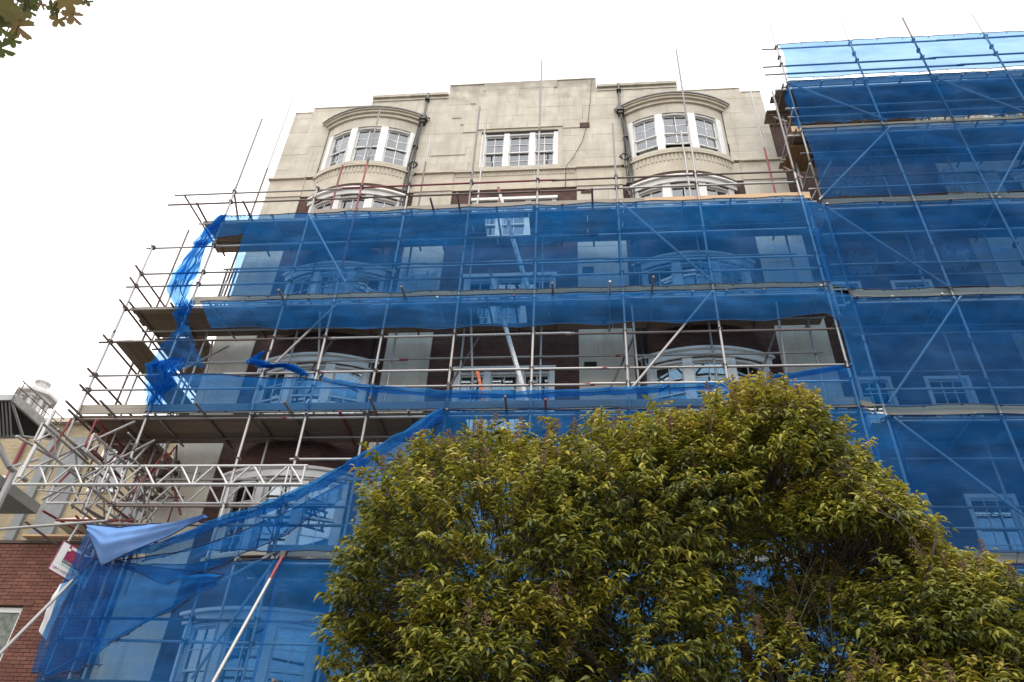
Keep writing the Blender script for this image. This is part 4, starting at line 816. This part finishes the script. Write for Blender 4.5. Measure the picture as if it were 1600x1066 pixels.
# plant platform with louvred side, far left
CP = thing('roof_platform', 'grey roof platform with slatted screen and dark underside, far left edge', 'platform', (-18, 4, 0))
MB().box(-21, -15.85, 3.2, 5.3, 12.30, 12.36).build('soffit', BLACK, CP); MB().box(-21, -15.80, 3.12, 3.2, 12.26, 12.44).build('fascia', PLATE, CP); MB().box(-15.85, -15.77, 3.2, 5.35, 12.24, 12.50).build('fascia', PLATE, CP); MB().box(-21, -15.85, 3.2, 5.3, 12.361, 12.48).build('deck', PLATE, CP)
for k in range(26):
    x = -15.9-k*.11; tube('slat', (x, 3.22, 12.24), (x-.25, 4.14, 11.62), CP, IRON if k % 1 else PLATE, .022)
for (a, b, r) in (((-15.86, 3.2, 12.3), (-15.85, 4.14, 11.70), .04), ((-15.86, 4.14, 11.7), (-15.86, 5.2, 12.2), .03), ((-16.6, 3.3, 11.9), (-15.9, 4.26, 10.79), .08), ((-15.9, 4.26, 10.79), (-15.85, 5.0, 10.76), .08), ((-18.6, 4.14, 11.66), (-15.86, 4.14, 11.70), .04), ((-15.9, 4.5, 10.8), (-15.9, 4.5, 0), .09), ((-19, 4.5, 12.3), (-19, 4.5, 0), .09), ((-15.9, 4.3, 10.8), (-15.9, 5.1, 11.5), .05)): tube('frame_member', a, b, CP, PLATE, r)
for y in (3.3, 3.9, 4.5, 5.2): tube('handrail_post', (-15.82, y, 12.5), (-15.82, y, 12.95), CP, RUST, .015)
tube('handrail', (-15.82, 3.2, 12.95), (-15.82, 5.3, 12.95), CP, RUST, .018); tube('handrail', (-15.82, 3.2, 12.72), (-15.82, 5.3, 12.72), CP, RUST, .014)
MB().box(-21, -16.4, 4.6, 6.6, 10.45, 10.75).build('lower_bay', CONC, CP); MB().path([(-15.9, 3.16, 12.6), (-16.0, 3.2, 13.0), (-16.15, 3.2, 13.5), (-16.2, 3.2, 13.58), (-16.6, 3.2, 12.6)], .008, 5).build('stay_wire', IRON, CP)
# distant lantern tower
TW = thing('lantern_tower', 'distant pale octagonal lantern tower above the roofline at far left', 'tower', (-35.3, 25, 0))
TS = mat('distant_white_stone', (.62, .61, .60), .9, vary=.25, scale=2)
def ring(prof, cx, cy, n, name, m, parent):
    V = []; F = []
    for r_, z in prof:
        for i in range(n): V.append((cx+r_*math.cos(6.28319*(i+.5)/n), cy+r_*math.sin(6.28319*(i+.5)/n), z))
    for j in range(len(prof)-1):
        for i in range(n): F.append((j*n+i, j*n+(i+1) % n, (j+1)*n+(i+1) % n, (j+1)*n+i))
    F += [tuple(range(n-1, -1, -1)), tuple((len(prof)-1)*n+i for i in range(n))]
    return mk(name, V, F, m, parent)
ring([(1.2, 0), (1.2, 24.6), (1.35, 24.7), (1.35, 24.9), (.85, 24.95), (.85, 25.0)], -35.3, 25, 8, 'shaft', TS, TW)
for i in range(8):
    a = 6.28319*(i+.5)/8; tube('column', (-35.3+.82*math.cos(a), 25+.82*math.sin(a), 24.9), (-35.3+.82*math.cos(a), 25+.82*math.sin(a), 26.3), TW, TS, .12)
ring([(.6, 24.9), (.6, 26.35), (.95, 26.36), (1.0, 26.5), (1.3, 26.6), (1.3, 26.78), (.8, 26.9), (.6, 27.2), (.38, 27.3), (.38, 27.7), (.5, 27.74), (.5, 27.84), (.15, 28.05)], -35.3, 25, 8, 'lantern', TS, TW)

# ------------------------------------------------------------------ broadleaf tree in front
TREE = thing('broadleaf_tree', 'bushy tree with drooping yellow-green leaves in front of the scaffold', 'tree', (1.25, -6.5, 0))
tr = MB(); tips = []
def limb(p, d, Ln, r, depth):
    pts = [Vector(p)]; rad = [r]; d = Vector(d).normalized(); n = 6
    for i in range(n):
        d = (d+Vector((J(.22), J(.22), J(.12)+.05))).normalized(); pts.append(pts[-1]+d*Ln/n); rad.append(r*(1-.55*(i+1)/n))
    tr.path(pts, rad, 7 if depth < 2 else 5)
    if depth >= 4: tips.append(pts[-1]); return
    for k in range(random.choice([2, 3, 3])):
        i = random.randint(3, n); a = random.uniform(0, 6.28); nd = (d*.75+Vector((math.cos(a), math.sin(a), random.uniform(.0, .7)))*.75)
        limb(pts[i], nd, Ln*random.uniform(.55, .78), rad[i]*.72, depth+1)
tr.path([(1.2, -6.5, 0), (1.24, -6.5, .9), (1.2, -6.52, 1.8), (1.27, -6.5, 2.6), (1.3, -6.5, 3.2)], [.15, .12, .10, .09, .07], 10)
limb((1.3, -6.5, 3.2), (.1, 0, 1), 1.5, .05, 0); limb((1.28, -6.5, 2.9), (.8, .1, .7), 1.5, .045, 0); limb((1.25, -6.5, 2.7), (-.7, -.1, .8), 1.5, .048, 0)
limb((1.22, -6.5, 2.3), (-1.1, -.2, .5), 1.8, .05, 0); limb((1.26, -6.5, 2.2), (1.2, -.1, .35), 1.7, .042, 0); limb((1.3, -6.5, 3.1), (.2, .5, .9), 1.3, .035, 1); limb((1.3, -6.5, 3.0), (.35, -.3, .9), 1.3, .032, 1)
tr.build('trunk', BARK, TREE, True)
# leaf: arched, folded along the midrib (points in local frame: +x along leaf, z up)
SEG = 4
def leaf_template(w=.17, droop=.55):
    V = []; F = []
    prof = [0, .75, 1, .68, 0]
    for i in range(SEG+1):
        t = i/SEG; z = .12*math.sin(t*2.0)-droop*t*t*.75; x = t*(1-.22*droop*t); hw = w*prof[i]
        V += [(x, -hw, z-.45*hw), (x, 0, z+.30*hw), (x, hw, z-.45*hw)]
    for i in range(SEG):
        a = 3*i; F += [(a, a+3, a+4, a+1), (a+1, a+4, a+5, a+2)]
    return np.array(V), F
lobes = [  # centre, radii, sprays, lowest local z kept (open underside)
    ((-.78, -6.9, 3.88), (1.33, 1.15, 1.18), 540, -1.0), ((-1.05, -7.0, 3.0), (.95, .95, .9), 300, -1.0), ((-.5, -7.2, 2.7), (1.2, .9, .9), 230, -1.0), ((.3, -6.9, 4.22), (.9, 1.0, .98), 220, -.6),
    ((1.62, -6.45, 4.75), (.96, 1.10, 1.06), 400, -.12), ((1.05, -6.6, 4.60), (.8, .9, .98), 220, -.4), ((2.12, -6.6, 4.1), (.78, .95, .80), 240, -.05), ((2.62, -6.75, 3.36), (.90, .95, .72), 270, -.45), ((1.9, -6.1, 3.4), (.9, .6, .7), 40, -1), ((1.5, -6.9, 3.0), (.75, .5, .55), 46, -1), ((2.0, -6.6, 3.4), (.6, .6, .5), 40, -1), ((1.1, -6.4, 3.4), (.6, .5, .6), 36, -1), ((3.05, -6.8, 2.85), (.98, .9, .62), 260, -.5), ((2.4, -7.1, 2.55), (1.1, .8, .60), 200, -.6), ((.3, -7.1, 3.35), (.75, .7, .75), 110, -.8)]
leaves = []   # (pos, x axis yaw, pitch, roll, size, tint)
sprayp = []
def inside_other(p, li):
    for k, (c, r, n, lo) in enumerate(lobes):
        if k != li and sum(((p[i]-c[i])/r[i])**2 for i in range(3)) < .62: return True
    return False
for li, (c, r, n, lo) in enumerate(lobes):
    m_ = 0; tries = 0
    n = int(n*3.4)
    while m_ < n and tries < n*12:
        tries += 1
        v = Vector((random.gauss(0, 1), random.gauss(0, 1), random.gauss(0, 1))).normalized()
        if v.z < lo: continue
        k = random.uniform(.80, 1.05)*(1+.13*noise.noise((v.x*2.6+li, v.y*2.6, v.z*2.6)))
        if random.random() < .10: k *= random.uniform(.55, .9)
        p = Vector((c[0]+v.x*r[0]*k, c[1]+v.y*r[1]*k, c[2]+v.z*r[2]*k))
        if inside_other(p, li) and random.random() < .85: continue
        if noise.noise((p.x*1.5, p.y*1.5, p.z*1.5+3)) < -.36: continue        # gaps
        sprayp.append((p, v)); m_ += 1
for k in range(70):
    li = random.randrange(len(lobes)-1); c, r, n, lo = lobes[li]; a = random.uniform(0, 6.28); zz = random.uniform(.55, .95); q_ = math.sqrt(1-zz*zz)
    v = Vector((q_*math.cos(a), q_*math.sin(a), zz))
    for t in (1.08, 1.16, 1.24)[:random.choice([2, 3, 3])]: sprayp.append((Vector((c[0]+v.x*r[0]*t, c[1]+v.y*r[1]*t, c[2]+v.z*r[2]*t)), v))
for p, v in sprayp:
    spray_tint = min(1, max(0, .44+.34*v.z+random.gauss(0, .17)+.35*noise.noise((p.x*1.2, p.y*1.2, p.z*1.2))))  # tint rises towards the top of each lobe, plus random variation
    axis = (v*.9+Vector((J(.5), J(.5), J(.3)+.25))).normalized(); nl = random.randint(11, 18); Ln = random.uniform(.12, .28)
    for i in range(nl):
        t = (i+.5)/nl; q = p+axis*(t-.5)*Ln; a = i*2.4+random.uniform(-.4, .4)
        d = Vector((math.cos(a), math.sin(a), random.uniform(-.25, .5)))+axis*.55
        leaves.append((q, math.atan2(d.y, d.x), math.atan2(d.z, math.hypot(d.x, d.y)), random.gauss(0, .35), random.triangular(.036, .102, .070), min(1, max(0, spray_tint+random.gauss(0, .11)))))
def leaf_world(tmpl, q, ya, pi_, ro, sz):
    Mx = (Matrix.Rotation(ya, 3, 'Z') @ Matrix.Rotation(-pi_, 3, 'Y') @ Matrix.Rotation(ro, 3, 'X'))
    return tmpl @ np.array(Mx).T*sz+np.array(q)
tmpls = [leaf_template(.16, .8), leaf_template(.19, 1.15), leaf_template(.15, 1.4), leaf_template(.18, .5)]
leaves.sort(key=lambda l: (l[0]-CAM).length)
single = leaves[:900:3]; rest_l = leaves[900:]+[l for i, l in enumerate(leaves[:900]) if i % 3]
tm = []
for k, (Vt, F) in enumerate(tmpls):
    for tt in (.25, .5, .75):
        me = bpy.data.meshes.new('leaf'); me.from_pydata([tuple(x) for x in Vt], [], F); me.update(); me.shade_smooth(); me.materials.append(LEAF)
        at = me.attributes.new('tint', 'FLOAT', 'POINT'); at.data.foreach_set('value', [tt]*len(Vt)); tm.append(me)
base = Vector(TREE.location)
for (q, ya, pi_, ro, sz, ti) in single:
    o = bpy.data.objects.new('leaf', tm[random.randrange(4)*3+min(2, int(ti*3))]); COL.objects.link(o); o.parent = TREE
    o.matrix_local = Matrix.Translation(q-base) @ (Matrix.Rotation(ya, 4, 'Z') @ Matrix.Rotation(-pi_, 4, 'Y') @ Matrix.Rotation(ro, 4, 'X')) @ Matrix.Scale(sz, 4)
def leafmesh(name, ls, parent, m):
    VV = []; FF = []; TT = []; k = 0
    fa = np.array(tmpls[0][1]); nvp = len(tmpls[0][0])
    for (q, ya, pi_, ro, sz, ti) in ls:
        Vt = tmpls[random.randrange(4)][0]; VV.append(leaf_world(Vt, q, ya, pi_, ro, sz)); FF.append(fa+k); k += nvp; TT.append(np.full(nvp, ti))
    V = np.concatenate(VV).astype(np.float32); F = np.concatenate(FF).astype(np.int32); T = np.concatenate(TT).astype(np.float32)
    me = bpy.data.meshes.new(name); me.vertices.add(len(V)); me.vertices.foreach_set('co', V.ravel()); me.loops.add(F.size); me.loops.foreach_set('vertex_index', F.ravel())
    me.polygons.add(len(F)); me.polygons.foreach_set('loop_start', np.arange(0, F.size, 4, dtype=np.int32)); me.update(calc_edges=True); me.shade_smooth()
    at = me.attributes.new('tint', 'FLOAT', 'POINT'); at.data.foreach_set('value', T); me.materials.append(m)
    o = bpy.data.objects.new(name, me); COL.objects.link(o); put(o, parent); return o
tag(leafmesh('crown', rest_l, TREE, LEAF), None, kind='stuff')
# twigs to the sprays and brown seed heads on top
tw = MB()
for i, (p, v) in enumerate(sprayp):
    if i % 3 == 0:
        q = p-v*random.uniform(.25, .5)+Vector((J(.1), J(.1), -.12)); tw.tube(q, p+v*.08, .006, 4, .003)
tag(tw.build('twigs', BARK, TREE), None, kind='stuff')
sh = MB()
for (p, v) in sprayp:
    if v.z > .3 and random.random() < .13:
        for i in range(70):
            t = random.random(); a = random.uniform(0, 6.28); rr = .055*(1-t*.7)*random.random()**.5
            c = p+Vector((math.cos(a)*rr, math.sin(a)*rr, .03+t*.15)); s_ = .0055
            sh.add([c+Vector((s_, 0, 0)), c+Vector((-s_, s_, 0)), c+Vector((-s_, -s_, 0)), c+Vector((0, 0, s_*2))], [(0, 1, 3), (1, 2, 3), (2, 0, 3), (0, 2, 1)])
        sh.tube(p, p+Vector((J(.02), J(.02), .18)), .003, 3)
tag(sh.build('seed_heads', SEED, TREE), None, kind='stuff')

# ------------------------------------------------------------------ plane tree: one bough reaches into the top left corner
PT = thing('plane_tree', 'plane tree bough with a few lobed leaves hanging into the top left corner', 'tree', (-4.2, -12.6, 0))
b = MB(); b.path([(-4.6, -12.9, 0), (-4.6, -12.9, 2), (-4.4, -12.8, 4), (-4.2, -12.6, 6.5)], [.26, .22, .18, .12], 10); b.path([(-4.35, -12.75, 4.4), (-3.6, -12.3, 5.2), (-2.9, -11.9, 5.25), (-2.45, -11.75, 4.95)], [.08, .05, .025, .009], 8); b.build('trunk', BARK, PT, True)
def plane_leaf(c, sz, nrm, spin, tint):
    n = 40; V = [(0, 0, 0)]; pts = []
    for i in range(n):
        a = -math.pi*.86+2*math.pi*.86*i/(n-1); lob = abs(math.cos(a*2.5))**.8; r_ = .42+.58*lob*(1-.16*abs(a)/math.pi); r_ *= 1+.06*(1 if i % 2 else -1)
        V.append((r_*math.sin(a)*.5, r_*math.cos(a)*.52, -.08*r_*r_+.03*math.sin(5*a)))
    F = [(0, i, i+1) for i in range(1, n)]
    q = Vector(nrm).normalized().to_track_quat('Z', 'Y'); Mx = q.to_matrix() @ Matrix.Rotation(spin, 3, 'Z')
    W_ = [Vector(c)+(Mx @ Vector(v))*sz for v in V]; o = mk('leaf', W_, F, PLANE, PT, True)
    at = o.data.attributes.new('tint', 'FLOAT', 'POINT'); at.data.foreach_set('value', [tint]*len(W_)); return o
stem = MB()
PL = [(-2.348, -11.753, 4.497, 0.19, 2.4), (-2.325, -11.789, 4.396, 0.18, 1.2), (-2.391, -11.628, 4.537, 0.13, 2.0), (-2.392, -11.616, 4.459, 0.075, 2.7), (-2.4, -11.628, 4.667, 0.075, 2.6), (-2.397, -11.661, 4.686, 0.1, 3.3), (-2.361, -11.634, 4.7, 0.05, 0.5), (-2.382, -11.574, 4.789, 0.07, 2.9), (-2.374, -11.528, 4.771, 0.08, 3.0), (-2.327, -11.582, 4.834, 0.14, 3.1), (-2.346, -11.5, 4.845, 0.1, 1.9), (-2.383, -11.685, 4.434, 0.1, 2.2), (-2.402, -11.624, 4.383, 0.11, 2.6), (-2.391, -11.677, 4.493, 0.06, 2.0), (-2.31, -11.517, 4.945, 0.06, 2.4), (-2.375, -11.676, 4.574, 0.08, 2.9)]      # x, y, z, size, spin
for i, (lx, ly, lz, sz, spn) in enumerate(PL):
    c = Vector((lx, ly, lz)); nr = Vector((.55, -.3, -.75))+Vector((J(.6), J(.4), J(.5))); plane_leaf(c, sz, nr, spn, random.random())
    e = Vector((-2.45, -11.75, 4.95))+Vector((J(.05), J(.05), J(.04)))*1.0; mid = (c+e)/2+Vector((0, 0, .06)); stem.path([c, mid, e], [.0022, .003, .004], 5)
stem.build('twig', BARK, PT, True)
